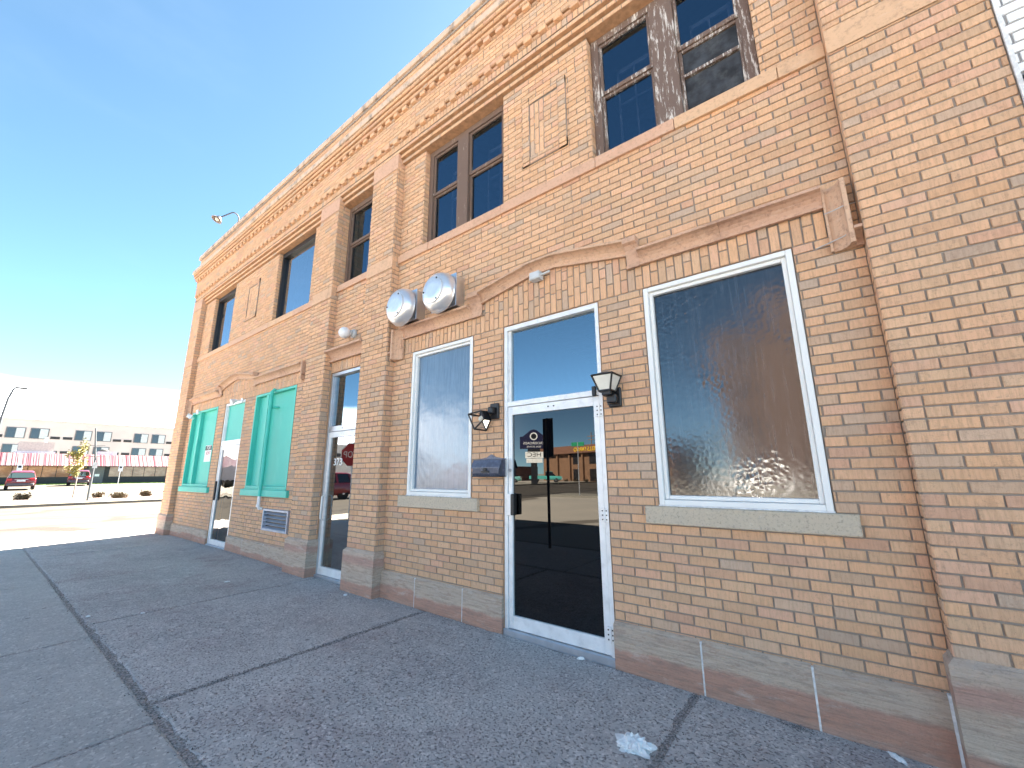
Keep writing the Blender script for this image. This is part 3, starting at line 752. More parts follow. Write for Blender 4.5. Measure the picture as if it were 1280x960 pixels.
def door_set(x0, x1, zb, zt, zm0, zm1, yf, fm, lm, glass, trans, label, fw=.045, sw=.05, sr=None, rb_=.115, rt=.085, hinge=True):
    sr = sr or sw
    m = MB(); m.box((x0+.003, yf-.01, zb), (x0+fw, yf+.11, zt-.004), 0, bev=.003); m.box((x1-fw, yf-.01, zb), (x1-.003, yf+.11, zt-.004), 0, bev=.003)
    m.box((x0+fw+.0005, yf-.009, zt-.055), (x1-fw-.0005, yf+.11, zt-.004), 0, bev=.003)
    m.box((x0+fw+.0005, yf-.009, zm0), (x1-fw-.0005, yf+.11, zm1), 0, bev=.003)
    m.box((x0+fw+.03, yf+.02, zm1+.0005), (x0+fw+.001, yf+.1, zt-.0555), 0); 
    tf = m.build('door_frame', fm, B)
    pane(tf, x0+fw+.03, x1-fw-.001, zm1+.001, zt-.056, yf+.045, trans, 'transom_pane')
    d = MB(); a, b = x0+fw+.004, x1-fw-.004; z0, z1 = zb+.012, zm0-.005
    d.box((a, yf+.0, z0), (a+sw, yf+.044, z1), 0, bev=.003); d.box((b-sr, yf+.0, z0), (b, yf+.044, z1), 0, bev=.003)
    d.box((a+sw+.0005, yf+.0008, z0), (b-sr-.0005, yf+.044, z0+rb_), 0, bev=.003); d.box((a+sw+.0005, yf+.0008, z1-rt), (b-sr-.0005, yf+.044, z1), 0, bev=.003)
    dr = d.build('door', lm, B); dr['label'] = label
    pane(dr, a+sw-.002, b-sr+.002, z0+rb_-.002, z1-rt+.002, yf+.022, glass, 'door_glass')
    th = MB(); th.box((x0+.002, yf-.035, zb-.06), (x1-.002, yf+.12, zb+.008), 0, bev=.006); th.build('threshold', M['alu_grey'], tf)
    return tf, dr
tf, dr = door_set(*GR['door'], .028, LT, 2.160, 2.212, .02, M['alu'], M['alu'], M['glass_door'], M['glass_tr'], 'white aluminium glass door with black tinted glass', sr=.058)
for zz in (.20, 1.12, 2.02):
    m = MB(); m.box((-1.604, -.003, zz-.055), (-1.570, .021, zz+.055), 0, bev=.002); m.box((-1.640, -.002, zz-.055), (-1.608, .022, zz+.055), 0, bev=.002)
    m.tube([(-1.606, -.006, zz-.06), (-1.606, -.006, zz+.06)], .007, 8)
    for q in (-.036, 0, .036):
        for xx in (-1.588, -1.625): m.box((xx-.005, -.0065, zz+q-.005), (xx+.005, .0, zz+q+.005), 1)
    m.build('hinge', [M['alu'], M['ink']], dr)
m = MB(); m.box((-2.652, -.012, 1.065), (-2.600, .022, 1.275), 0, bev=.004); m.build('push_plate', M['alu'], dr)
m = MB(); m.box((-2.600, -.03, 1.07), (-2.560, .03, 1.27), 0, bev=.006); m.build('handle', M['black'], dr)
m = MB(); m.lathe([(.001, .012), (.015, .012), (.017, 0)], 14, 0, Matrix.Translation((-2.633, .018, 1.505)) @ Matrix.Rotation(R(90), 4, 'X')); m.build('lock_cylinder', M['alu_grey'], dr)
m = MB()
m.box((-2.165, .0125, 2.108), (-2.152, .022, 2.120), 0); m.box((-2.10, .0125, 2.108), (-2.088, .022, 2.120), 0); m.box((-2.166, .0205, 2.106), (-2.086, .0225, 2.122), 1)
m.build('screw_plate', [M['ink'], M['alu']], dr)
m = MB(); m.box((-1.668, -.01, 2.155), (-1.632, .02, 2.245), 0, bev=.004); m.build('door_closer_mount', M['black'], tf)
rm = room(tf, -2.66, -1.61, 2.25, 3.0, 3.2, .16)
m = MB(); 
for k in range(3): m.box((-3.2, 1.0+k*.9, 3.235), (-1.2, 1.02+k*.9, 3.245), 0)
m.box((-2.05, .2, 3.235), (-2.03, 3.3, 3.244), 0); m.box((-2.35, 1.3, 3.225), (-2.1, 1.75, 3.234), 1); m.lathe([(.09, 0), (.07, .02)], 16, 1, Matrix.Translation((-1.95, .75, 3.21)))
m.build('ceiling_grid', [M['sashin'], M['whitepl']], tf)

tf2, dr2 = door_set(*GR['d2'], .040, 3.08, 2.125, 2.210, .028, M['alu_grey'], M['alu'], M['glass_d2'], M['glass_tr'], 'narrow glass door with house number set between two brick pilasters', fw=.05, sw=.055, sr=.06, rb_=.11)
text_obj('house_number', '373', .15, M['whitepl'], dr2, face_m((-5.955, .046, 1.655), 0, -1), .0015, sx=1.15)
m = MB(); m.tube([(-6.19, .026, .80), (-6.19, -.03, .83), (-6.19, -.03, 1.15), (-6.19, .026, 1.18)], .011, 8); m.build('handle', M['alu'], dr2)
m = MB(); m.box((-5.98, .0195, 2.15), (-5.62, .026, 2.178), 0)
m.build('transom_number_strip', M['whitepl'], tf2); text_obj('transom_number', '373', .028, M['ink'], tf2, face_m((-5.86, .018, 2.164), 0, -1), .0008)
room(tf2, -6.2, -5.35, .05, 3.05, 1.6, .16)

tf3, dr3 = door_set(*GR['d3'], .052, LT, 2.105, 2.212, .022, M['alu'], M['alu'], M['glass_d3'], M['green'], 'glass door with half drawn pale blind between teal boards', fw=.045, sw=.06, rb_=.10)
m = MB(); xs = [-10.72 + i*.05 for i in range(20)]
for i in range(19): m.face([(xs[i], .075 + .012*(i % 2), 1.37 + .01*math.sin(i)), (xs[i+1], .075 + .012*((i+1) % 2), 1.37 + .01*math.sin(i+1)), (xs[i+1], .075 + .012*((i+1) % 2), 2.03), (xs[i], .075 + .012*(i % 2), 2.03)])
m.build('blind', M['shade'], dr3)
m = MB(); m.box((-10.735, -.015, .95), (-10.70, .02, 1.35), 0, bev=.006); m.build('handle', M['black'], dr3)
room(tf3, -10.7, -9.8, .05, 2.1, 1.4, .16)

# teal boarded windows
for nme, mx, s0, s1, lab in (('g1', -12.42, -13.08, -11.08, 'boarded window painted teal with a rent notice'), ('g2', -8.60, -9.235, -7.31, 'boarded window painted teal with a pipe in front')):
    x0, x1 = GR[nme]
    m = MB(); frame_ring(m, x0+.003, x1-.003, ST+.02, LT-.003, .045, -.006, .13); m.box((mx-.045, .0, ST+.066), (mx+.045, .13, LT-.049), 0, bev=.004)
    w = m.build('boarded_window', M['green'], B); w['label'] = lab
    b_ = MB(); b_.box((x0+.046, .078, ST+.06), (mx-.046, .12, LT-.045), 0); b_.box((mx+.046, .078, ST+.06), (x1-.046, .12, LT-.045), 0); b_.build('board', M['green'], w)
    s = MB(); s.box((s0, -.05, ST-.118), (s1, .10, ST-.0), 0, bev=.008); s.box((x0+.004, -.022, ST+.0005), (x1-.004, .05, ST+.0195), 0, bev=.003); s.build('window_sill', M['green'], w)
m = MB(); m.tube([(-8.27, .02, 3.04), (-8.27, -.03, 3.06), (-8.272, -.065, 3.02), (-8.285, -.065, 1.10)], .031, 12, 0)
m.tube([(-8.285, -.065, 1.0995), (-8.288, -.065, .93), (-8.285, -.05, .89), (-8.27, .0, .885)], .028, 12, 1)
m.tube([(-8.275, -.065, 2.70), (-8.275, -.065, 2.74)], .039, 12, 0); m.box((-8.33, -.03, 2.705), (-8.21, .12, 2.735), 0); m.tube([(-8.288, -.066, .96), (-8.288, -.066, .915)], .036, 12, 1)
m.build('drain_pipe', [M['green'], M['whitepl']], B, smooth=True)
m = MB(); frame_ring(m, -8.16, -7.215, .53, .89, .035, -.03, .03)
for k in range(5):
    z = .570 + k*.060
    m.grid([(-8.124, -.024, z), (-7.251, -.024, z), (-7.251, .022, z+.026), (-8.124, .022, z+.026), (-8.124, -.020, z-.006), (-7.251, -.020, z-.006)], [(0, 1, 2, 3), (0, 4, 5, 1)], 0)
m.face([(-8.13, .028, .55), (-7.24, .028, .55), (-7.24, .028, .87), (-8.13, .028, .87)], 1)
m.build('vent_grille', [simple('blue_grey_louvre', (.40, .44, .52), .5, .4), M['black']], B)

# upper windows
def sash_window(key, wood, mull, fw, mw, inner, label):
    x0, x1 = UP[key]; z0, z1 = UB+.004, UT-.006; yf = .085
    m = MB(); frame_ring(m, x0+.003, x1-.003, z0, z1, fw, yf, .17, wb=.075, wt=.085)
    if mull is not None: m.box((mull-mw/2, yf-.008, z0+.0755), (mull+mw/2, .17, z1-.0855), 0, bev=.005)
    # white storm frame edge at the top
    w = m.build('window', wood, B); w['label'] = label
    cols = [(x0+fw, x1-fw)] if mull is None else [(x0+fw, mull-mw/2), (mull+mw/2, x1-fw)]
    zr = (z0+z1)/2 + .03
    for ci, (a, b) in enumerate(cols):
        s = MB(); t = .032
        frame_ring(s, a+.001, b-.001, zr+.0, z1-.086, t, .105, .145, wb=.048); frame_ring(s, a+.001, b-.001, z0+.076, zr-.001, t, .122, .16, wt=.03)
        if key == 'uR' and ci == 1: s.box((a+t, .116, z0+.49), (b-t, .15, z0+.52), 0)
        sa = s.build('sash', wood, w)
        pane(w, a+t-.003, b-t+.003, zr+.045, z1-.086-t+.003, .128, M['glass_up'])
        low = M['glass_up'] if not (key == 'uR' and ci == 1) else M['screen']
        pane(w, a+t-.003, b-t+.003, z0+.076+t-.003, zr-.028, .146, low)
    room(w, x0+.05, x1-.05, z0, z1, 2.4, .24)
    i = MB()
    for a, b in cols:
        c, d = a + .08, b - .10
        i.box((c, .40, z0+.02), (c+.022, .42, z1-.2)); i.box((d, .40, z0+.02), (d+.03, .42, z1-.2)); i.box((c, .40, z1-.26), (d, .42, z1-.21)); i.box((c+.03, .40, zr+.06), (d, .42, zr+.09)); i.box(((c+d)/2, .401, z0+.3), ((c+d)/2+.018, .419, z1-.25))
    i.build('inner_sash', M['sashin'], w)
sash_window('uM', M['wood2'], -3.475, .075, .20, True, 'brown double sash window in sound dark paint')
sash_window('uR', M['wood'], -.775, .085, .225, True, 'brown double sash window with badly peeling paint')
sash_window('uS', M['wood2'], None, .06, 0, True, 'single brown sash window between the pilasters')
for key in ('u1', 'u2'):
    x0, x1 = UP[key]; m = MB(); frame_ring(m, x0+.003, x1-.003, UB+.004, UT-.006, .055, .07, .16, wt=.10)
    if key == 'u2': m.box((x0+.058, .06, 5.62), (x0+.085, .10, 5.72), 0)
    w = m.build('window', M['blackframe'], B); w['label'] = 'black framed fixed upper window'
    pane(w, x0+.05, x1-.05, UB+.05, UT-.10, .13, M['glass_left'])
    room(w, x0+.05, x1-.05, UB, UT, 2.0, .22)
    c = MB(); n = 14
    for (xa, xb) in ((x0+.1, x0+.5), (x1-.62, x1-.3)):
        for k in range(n): c.face([(xa+(xb-xa)*k/n, .34+.03*(k % 2), UB+.02), (xa+(xb-xa)*(k+1)/n, .34+.03*((k+1) % 2), UB+.02), (xa+(xb-xa)*(k+1)/n, .34+.03*((k+1) % 2), UT-.05), (xa+(xb-xa)*k/n, .34+.03*(k % 2), UT-.05)])
    c.build('curtain', M['curtain'], w)

# ------------------------------------------------------------------ ground
def sheet(name, pts, mt, z=None, kind='structure', skirt=0.0):
    m = MB(); P = [(p[0], p[1], (p[2] if len(p) > 2 else z)) for p in pts]
    m.face(P)
    if skirt:
        n = len(P)
        for i in range(n): a, b = P[i], P[(i+1) % n]; m.face([a, (a[0], a[1], a[2]-skirt), (b[0], b[1], b[2]-skirt), b])
    o = m.build(name, mt); tag(o, kind=kind); return o
sheet('ground', [(-900, -900), (900, -900), (900, 900), (-900, 900)], M['ground'], -.30)
# concrete sidewalk: separate slabs with worn edges and open joints, in one surface
rs = random.Random(11)
def slab(m, poly, drop=.02, wob=.008, mi=0, step=.10, grid=True, zoff=0.0):
    """poly: corner list (x,y) counter-clockwise; edges are broken up and rounded down into the joint"""
    out = []
    n = len(poly)
    for i in range(n):
        a = Vector(poly[i]); b = Vector(poly[(i+1) % n]); L = (b-a).length; k = max(1, int(L/step)); nx = Vector(((b-a).y, -(b-a).x)).normalized()
        for j in range(k):
            p = a + (b-a)*j/k; w = rs.gauss(0, wob) if (j or i) else 0
            out.append(p - nx*abs(w))
    cen = Vector((sum(p[0] for p in poly)/n, sum(p[1] for p in poly)/n))
    ring = []
    for s, dz in ((0, -drop), (.006, -.006), (.022, 0)):
        r = []
        for i, p in enumerate(out):
            q = p + (cen-p).normalized()*s*rs.uniform(.7, 1.5); r.append((q.x, q.y, g(q.x) + dz + zoff + (rs.gauss(0, .0012) if dz else 0)))
        ring.append(r)
    N_ = len(out); V = ring[0] + ring[1] + ring[2]
    F = [(k*N_+i, k*N_+(i+1) % N_, (k+1)*N_+(i+1) % N_, (k+1)*N_+i) for k in range(2) for i in range(N_)] + [tuple(2*N_+i for i in range(N_))]
    m.grid(V, F, mi)
m = MB(); SEAM = -2.39
xs = [-16.05, -11.62, -8.70, -6.15, -3.80, -0.97, 2.6, 6.5, 11, 16, 24]
gapn = {-0.97: .012, -3.80: .018, -6.15: .014, -8.70: .012, -11.62: .014}
for a, b in zip(xs[:-1], xs[1:]):
    ga = gapn.get(a, .012)/2; gb = gapn.get(b, .012)/2; far = b < -5
    y0 = -.004 if a > -13 else -.16
    w = .012 if not far else .006
    slab(m, [(a+ga, SEAM + (.014 if not far else .008)), (b-gb, SEAM + (.018 if b > -4 else .008)), (b-gb, y0), (a+ga, y0)], .022, w, 0)
xs2 = [-16.05, -11.8, -8.75, -5.70, -3.52, -1.2, 1.6, 5, 9, 14, 24]
for a, b in zip(xs2[:-1], xs2[1:]): slab(m, [(a+.006, -4.25), (b-.006, -4.25), (b-.006, SEAM-.012), (a+.006, SEAM-.012)], .02, .003, 1)
slab(m, [(-13.28, -.172), (-11.64, -.172), (-11.64, -.004), (-13.28, -.004)], .02, .002, 0)
for a, b in zip([-.16, 3, 6, 9, 12], [3, 6, 9, 12, 16]): slab(m, [(-16.05, a+.006), (-14.17, a+.006), (-14.17, b-.006), (-16.05, b-.006)], .02, .003, 1)
sw = m.build('sidewalk', [M['walk'], M['walk2']]); tag(sw, kind='structure')
m = MB(); st = [-16.3, -12, -9.2, -6, -3, 0, 3, 8, 24]
for a, b in zip(st[:-1], st[1:]): m.face([(a, -4.28, g(a)-.007), (b, -4.28, g(b)-.007), (b, .1, g(b)-.007), (a, .1, g(a)-.007)])
m.face([(-16.3, .1, g(-16)-.017), (-13.9, .1, g(-14)-.017), (-13.9, 16, g(-14)-.017), (-16.3, 16, g(-16)-.017)])
tag(m.build('joint_dirt', M['dirt']), kind='structure')
# kerbs
m = MB()
for a, b in zip(st[:-1], st[1:]): m.grid([(a, -4.44, g(a)-.14), (b, -4.44, g(b)-.14), (b, -4.43, g(b)-.012), (a, -4.43, g(a)-.012), (b, -4.265, g(b)-.004), (a, -4.265, g(a)-.004), (b, -4.265, g(b)-.1), (a, -4.265, g(a)-.1)], [(0, 1, 2, 3), (3, 2, 4, 5), (5, 4, 6, 7)])
m.grid([(-16.32, -4.42, -.1), (-16.32, 60, -.1), (-16.30, 60, .03), (-16.30, -4.42, .03), (-16.06, 60, .038), (-16.06, -4.42, .038)], [(0, 1, 2, 3), (3, 2, 4, 5)])
tag(m.build('kerb', M['walk3']), kind='structure')
ZRD = -.105
sheet('road', [(-33.9, -90), (-16.32, -90), (-16.32, 90), (-33.9, 90)], M['road'], ZRD)
sheet('main_road', [(-16.315, -21.4), (90, -21.4), (90, -4.44), (-16.315, -4.44)], M['asphalt'], ZRD)
sheet('main_road', [(-120, -22.0), (-33.905, -22.0), (-33.905, -10), (-120, -10)], M['asphalt'], ZRD)
# far pavement, gravel bed, parking lot and lawn across the side street
sheet('sidewalk', [(-37.7, -9.9, .035), (-33.9, -9.9, .035), (-33.9, 90, .035), (-37.7, 90, .035)], M['walk3'], kind='structure', skirt=.2)
mg, tg, bg_, og = mat('pinkish_gravel'); n_ = N(tg); v_ = n_.voro(9.0); sp_ = n_.new('ShaderNodeSeparateColor'); tg.links.new(v_.outputs['Color'], sp_.inputs[0])
n_.set(bg_.inputs['Base Color'], n_.ramp(sp_.outputs[0], [(0, (.05, .03, .024)), (.5, (.10, .066, .054)), (1, (.18, .135, .12))])); bg_.inputs['Roughness'].default_value = .95
n_.set(bg_.inputs['Normal'], n_.bump(v_.outputs['Distance'], .05))
sheet('gravel_bed', [(-44.2, -9.9, .03), (-37.71, -9.9, .042), (-37.71, 90, .042), (-44.2, 90, .03)], mg, kind='structure')
sheet('parking_lot', [(-73.2, -9.9, .52), (-44.205, -9.9, .04), (-44.205, 90, .04), (-73.2, 90, .52)], M['farlot'], skirt=.2)
m = MB(); rg = random.Random(5)
m.face([(-76.2, -9.9, .58), (-73.21, -9.9, .53), (-73.21, 90, .53), (-76.2, 90, .58)])
for i in range(2600):
    x = rg.uniform(-76, -73.3); y = rg.uniform(-4, 20); h = rg.uniform(.05, .16); w = rg.uniform(.03, .08)
    m.face([(x, y-w, .53), (x, y+w, .53), (x+rg.uniform(-.04, .04), y+rg.uniform(-.05, .05), .53+h)])
tag(m.build('grass', M['grass']), kind='stuff')
sheet('ground', [(-400, -9.9, .57), (-76.21, -9.9, .57), (-76.21, 120, .57), (-400, 120, .57)], M['ground'])
# opposite side of the main street (seen in the glass)
sheet('sidewalk', [(-16.0, -24.2, .03), (90, -24.2, .03), (90, -21.4, .03), (-16.0, -21.4, .03)], M['walk3'], skirt=.2)
sheet('parking_lot', [(-16.0, -70, .02), (90, -70, .02), (90, -24.21, .02), (-16.0, -24.21, .02)], M['farlot'], skirt=.2)
sheet('sidewalk', [(-38, -90, .03), (-33.91, -90, .03), (-33.91, -22.01, .03), (-38, -22.01, .03)], M['walk3'], skirt=.2)
sheet('parking_lot', [(-120, -90, .02), (-38.01, -90, .02), (-38.01, -22.01, .02), (-120, -22.01, .02)], M['asphalt'], skirt=.1)

# ------------------------------------------------------------------ things fixed to the front
RX90 = Matrix.Rotation(R(90), 4, 'X')                       # turns +z to -y... (x,y,z)->(x,-z,y)
def vent(cx, cz, label):
    t = thing('exhaust_vent', label, 'vent', (cx, 0, cz), 'round exhaust vents over the shopfront')
    m = MB(); h = .20
    m.box((cx-h, -.145, cz-h+.02), (cx+h, .01, cz+h+.02), 0, bev=.006); m.box((cx-h-.012, -.158, cz-h+.008), (cx+h+.012, -.1455, cz+h+.032), 0, bev=.003)
    m.build('housing', M['galv'], t)
    T = Matrix.Translation((cx, -.16, cz)) @ RX90
    m = MB(); m.lathe([(.15, 0), (.165, .06), (.165, .10)], 40, 0, T); m.build('throat', M['alu_grey'], t, smooth=True)
    m = MB(); m.lathe([(.205, .035), (.240, .038), (.254, .046), (.256, .056), (.250, .066), (.247, .078), (.240, .108), (.224, .138), (.200, .160), (.176, .173), (.172, .164), (.165, .164), (.163, .183), (.158, .186), (.08, .186), (.001, .186)], 56, 0, T)
    d = m.build('dome', M['spun'], t, smooth=True)
    for a in (60, 180, 300):
        x = .150*math.cos(R(a)); z = .150*math.sin(R(a)); m = MB(); m.lathe([(.011, 0), (.011, .010), (.001, .013)], 10, 0, Matrix.Translation((cx+x, -.16-.181, cz+z)) @ RX90); m.build('bolt', M['ink'], d)
    for a in (20, 140, 260):
        x = .19*math.cos(R(a)); z = .19*math.sin(R(a)); m = MB(); m.box((cx+x-.012, -.22, cz+z-.012), (cx+x+.012, -.15, cz+z+.012), 0); m.build('bracket', M['alu'], t)
    return t
vent(-4.235, 3.615, 'round metal exhaust vent nearest the pilaster, lower of the pair above the hood moulding')
vent(-3.515, 3.615, 'round metal exhaust vent with a gap to the pilaster, right of its twin')
# wall lanterns beside the main door
def lantern(label, loc, broken=False):
    t = thing('wall_lantern', label, 'wall lamp', loc, 'black lanterns beside the door')
    x, y, z = loc
    m = MB(); m.box((x-.058, -.03, z-.085), (x+.058, .004, z+.085), 0, bev=.008)
    m.build('back_plate', M['black'], t)
    if not broken:
        A = Matrix.Translation((x-.025, -.115, z+.045))
    else:
        A = Matrix.Translation((x-.05, -.105, z-.05)) @ Matrix.Rotation(R(36), 4, 'Y') @ Matrix.Rotation(R(205), 4, 'Y')
    P = lambda *q: A @ Vector(q)
    m = MB()
    if not broken:
        m.box((x-.045, -.105, z-.06), (x+.045, -.031, z+.02), 0, bev=.012); m.box((x-.06, -.16, z+.0), (x+.02, -.07, z+.046), 0, bev=.010)
        m.lathe([(.001, -.02), (.012, -.015), (.014, 0)], 10, 0, Matrix.Translation((x-.02, -.1, z-.06)))
    else:
        m.box((x-.035, -.10, z-.035), (x+.03, -.031, z+.04), 0, bev=.012)
    m.build('arm', M['black'], t)
    b0, b1, hh = .052, .094, .135                      # cage widens upward
    m = MB(); bar = .009
    cs = [(-1, -1), (1, -1), (1, 1), (-1, 1)]
    for sx, sy in cs: m.tube([P(sx*b0, sy*b0, 0), P(sx*b1, sy*b1, hh)], bar, 6)
    for b, zz in ((b0, 0), (b1, hh)):
        for (ax, ay), (bx, by) in zip(cs, cs[1:] + cs[:1]): m.tube([P(ax*b, ay*b, zz), P(bx*b, by*b, zz)], bar, 6)
    if not broken:
        m.grid([P(-b1-.012, -b1-.012, hh), P(b1+.012, -b1-.012, hh), P(b1+.012, b1+.012, hh), P(-b1-.012, b1+.012, hh), P(-.03, -.03, hh+.03), P(.03, -.03, hh+.03), P(.03, .03, hh+.03), P(-.03, .03, hh+.03)],
               [(0, 3, 2, 1), (4, 5, 6, 7), (0, 1, 5, 4), (1, 2, 6, 5), (2, 3, 7, 6), (3, 0, 4, 7)])
    m.grid([P(-b0, -b0, -.012), P(b0, -b0, -.012), P(b0, b0, -.012), P(-b0, b0, -.012), P(-b0, -b0, .004), P(b0, -b0, .004), P(b0, b0, .004), P(-b0, b0, .004)], [(0, 3, 2, 1), (4, 5, 6, 7), (0, 1, 5, 4), (1, 2, 6, 5), (2, 3, 7, 6), (3, 0, 4, 7)])
    cage = m.build('cage', M['black'], t)
    for i, ((ax, ay), (bx, by)) in enumerate(zip(cs, cs[1:] + cs[:1])):
        if broken and i in (0, 3): continue
        m = MB(); m.face([P(ax*b0, ay*b0, .004), P(bx*b0, by*b0, .004), P(bx*b1, by*b1, hh), P(ax*b1, ay*b1, hh)]); m.build('lamp_pane', M['lampglass'] if not broken else M['clearish'], cage)
    if broken:
        m = MB(); m.lathe([(.014, 0), (.016, .02), (.030, .05), (.033, .07), (.024, .09), (.001, .1)], 16, 0, A); m.build('bulb', M['lampglass'], cage, smooth=True)
    return t
lantern('upright black lantern with frosted panes, right of the main door', (-1.445, 0, 2.115))
lantern('broken black lantern hanging upside down above the mailbox', (-2.815, 0, 2.125), True)
# mailbox
t = thing('mailbox', 'scuffed dark blue metal mailbox on bricks between small window and door', 'mailbox', (-2.865, 0, 1.44))
def sidep(x0, x1, pts, mi=0):
    m.grid([(x0, p[0], p[1]) for p in pts] + [(x1, p[0], p[1]) for p in pts], [tuple(range(len(pts))), tuple(range(2*len(pts)-1, len(pts)-1, -1))] + [(i, i+len(pts), (i+1) % len(pts)+len(pts), (i+1) % len(pts)) for i in range(len(pts))], mi)
m = MB(); sidep(-3.045, -2.685, [(0.0, 1.45), (-.095, 1.45), (-.105, 1.475), (-.105, 1.53), (-.07, 1.60), (0, 1.612)]); m.build('box', M['mailbox'], t)
m = MB(); sidep(-3.058, -2.672, [(-.002, 1.622), (-.075, 1.611), (-.112, 1.535), (-.112, 1.526), (-.107, 1.526), (-.071, 1.602), (-.002, 1.613)])
m.prism([(-3.06, 1.62), (-2.93, 1.64), (-2.89, 1.66), (-2.865, 1.668), (-2.84, 1.66), (-2.80, 1.64), (-2.67, 1.62)], -.006, .0, 0); m.build('lid', simple('scuffed_slate_paint', (.10, .11, .155), .35, .1, .25, 18, dirt=((.26, .27, .32), 26, .5)), t)
m = MB(); m.box((-2.92, -.118, 1.482), (-2.81, -.105, 1.50), 0, bev=.003); m.box((-2.885, -.122, 1.50), (-2.845, -.106, 1.53), 0, bev=.003); m.build('latch', M['black'], t)
m = MB(); sidep(-3.05, -2.68, [(0, 1.4505), (-.1, 1.4505), (-.104, 1.438), (0, 1.438)]); m.build('bottom_rim', M['black'], t)
# junction box under the arch, globe lamp, small fittings
t = thing('junction_box', 'small pale grey electrical box under the peak of the hood moulding', 'electrical box', (-2.19, 0, 3.44))
m = MB(); m.box((-2.27, -.115, 3.435), (-2.145, -.03, 3.52), 0, bev=.006); m.build('box', M['greybox'], t); m = MB(); m.box((-2.262, -.120, 3.442), (-2.153, -.1155, 3.513), 0, bev=.002); m.tube([(-2.15, -.075, 3.478), (-2.05, -.055, 3.50)], .012, 8); m.build('cover', M['greybox'], t)
t = thing('globe_lamp', 'white globe wall lamp above the narrow door between pilasters', 'wall lamp', (-5.72, 0, 3.60))
m = MB(); m.lathe([(.07, 0), (.07, .03), (.045, .05), (.045, .08)], 20, 0, Matrix.Translation((-5.70, .0, 3.625)) @ RX90); m.build('base', M['greybox'], t, smooth=True)
m = MB(); bm = bmesh.new(); bmesh.ops.create_uvsphere(bm, u_segments=24, v_segments=14, radius=.088); m.addbm(bm, 0, M=Matrix.Translation((-5.72, -.155, 3.61))); m.build('globe', M['whitepl'], t, smooth=True)
t = thing('twin_floodlight', 'small white twin floodlight at the corner of the leftmost teal window', 'floodlight', (-12.62, 0, 2.95))
m = MB(); m.box((-12.70, -.03, 2.99), (-12.56, .0, 3.10), 0, bev=.005); m.tube([(-12.63, -.03, 3.02), (-12.63, -.09, 2.98)], .012, 6); m.build('mount', M['whitepl'], t)
for dx, dz in ((-.06, -.05), (.05, -.10)):
    m = MB(); m.lathe([(.022, .0), (.03, .03), (.055, .10), (.055, .11), (.001, .112)], 16, 0, Matrix.Translation((-12.63+dx, -.09, 2.97+dz)) @ Matrix.Rotation(R(70), 4, 'X') @ Matrix.Rotation(R(25 if dx > 0 else -25), 4, 'Y')); m.build('lamp_head', M['whitepl'], t, smooth=True)
t = thing('door_spotlight', 'small white spotlight fixed over the transom of the leftmost door', 'spotlight', (-9.9, 0, 3.0))
m = MB(); m.lathe([(.05, 0), (.05, .03)], 16, 0, Matrix.Translation((-9.88, .02, 3.04)) @ RX90); m.tube([(-9.88, -.01, 3.04), (-9.88, -.10, 3.02)], .014, 8); m.build('mount', M['whitepl'], t)
m = MB(); m.lathe([(.02, 0), (.03, .02), (.06, .11), (.06, .12), (.001, .121)], 16, 0, Matrix.Translation((-9.88, -.09, 3.03)) @ Matrix.Rotation(R(115), 4, 'X')); m.build('lamp_head', M['whitepl'], t, smooth=True)
t = thing('rent_sign', 'white FOR RENT notice with black top panel on the leftmost teal board', 'sign', (-11.58, .11, 1.80))
m = MB(); m.box((-11.93, .066, 1.79), (-11.47, .0775, 2.17), 0); m.build('panel', M['paper'], t); m = MB(); m.box((-11.92, .0635, 2.055), (-11.48, .0655, 2.16), 0); m.build('header', M['ink'], t)
text_obj('lettering', 'FOR', .115, M['paper'], t, face_m((-11.70, .0628, 2.107), 0, -1), .0006, sx=1.2); text_obj('lettering', 'RENT', .115, M['redink'], t, face_m((-11.70, .0652, 1.985), 0, -1), .0006, sx=1.05)
# gooseneck lamp on the roof edge
t = thing('roof_lamp', 'gooseneck lamp with pale shade standing on the roof edge against the sky', 'lamp', (-11.9, -.05, 7.778))
px0, pz0 = -12.0, 7.778
m = MB(); pth = [(px0, .06, pz0), (px0, .06, pz0+.52)]
for k in range(9):
    a = R(180*k/8*.78); pth.append((px0, .06-.11+.11*math.cos(a), pz0+.52+.14*math.sin(a)))
pth.append((px0-.02, -.36, pz0+.36))
m.tube(pth, .017, 8); m.box((px0-.06, .0, pz0), (px0+.06, .12, pz0+.03), 0); m.build('pole', simple('weathered_pole', (.05, .055, .065), .6), t, smooth=True)
m = MB(); T = Matrix.Translation((px0-.02, -.385, pz0+.345)) @ Matrix.Scale(.68, 4) @ Matrix.Rotation(R(-25), 4, 'X')
m.lathe([(.03, .06), (.06, .05), (.075, .0), (.15, -.07), (.19, -.13), (.185, -.135), (.14, -.075), (.07, -.01), (.001, 0)], 24, 0, T); m.build('lamp_shade', simple('pale_pink_enamel', (.22, .18, .17), .4), t, smooth=True)
m = MB(); m.lathe([(.001, -.05), (.06, -.06), (.075, -.10), (.05, -.14), (.001, -.15)], 16, 0, T); m.build('bulb', M['lampglass'], t, smooth=True)
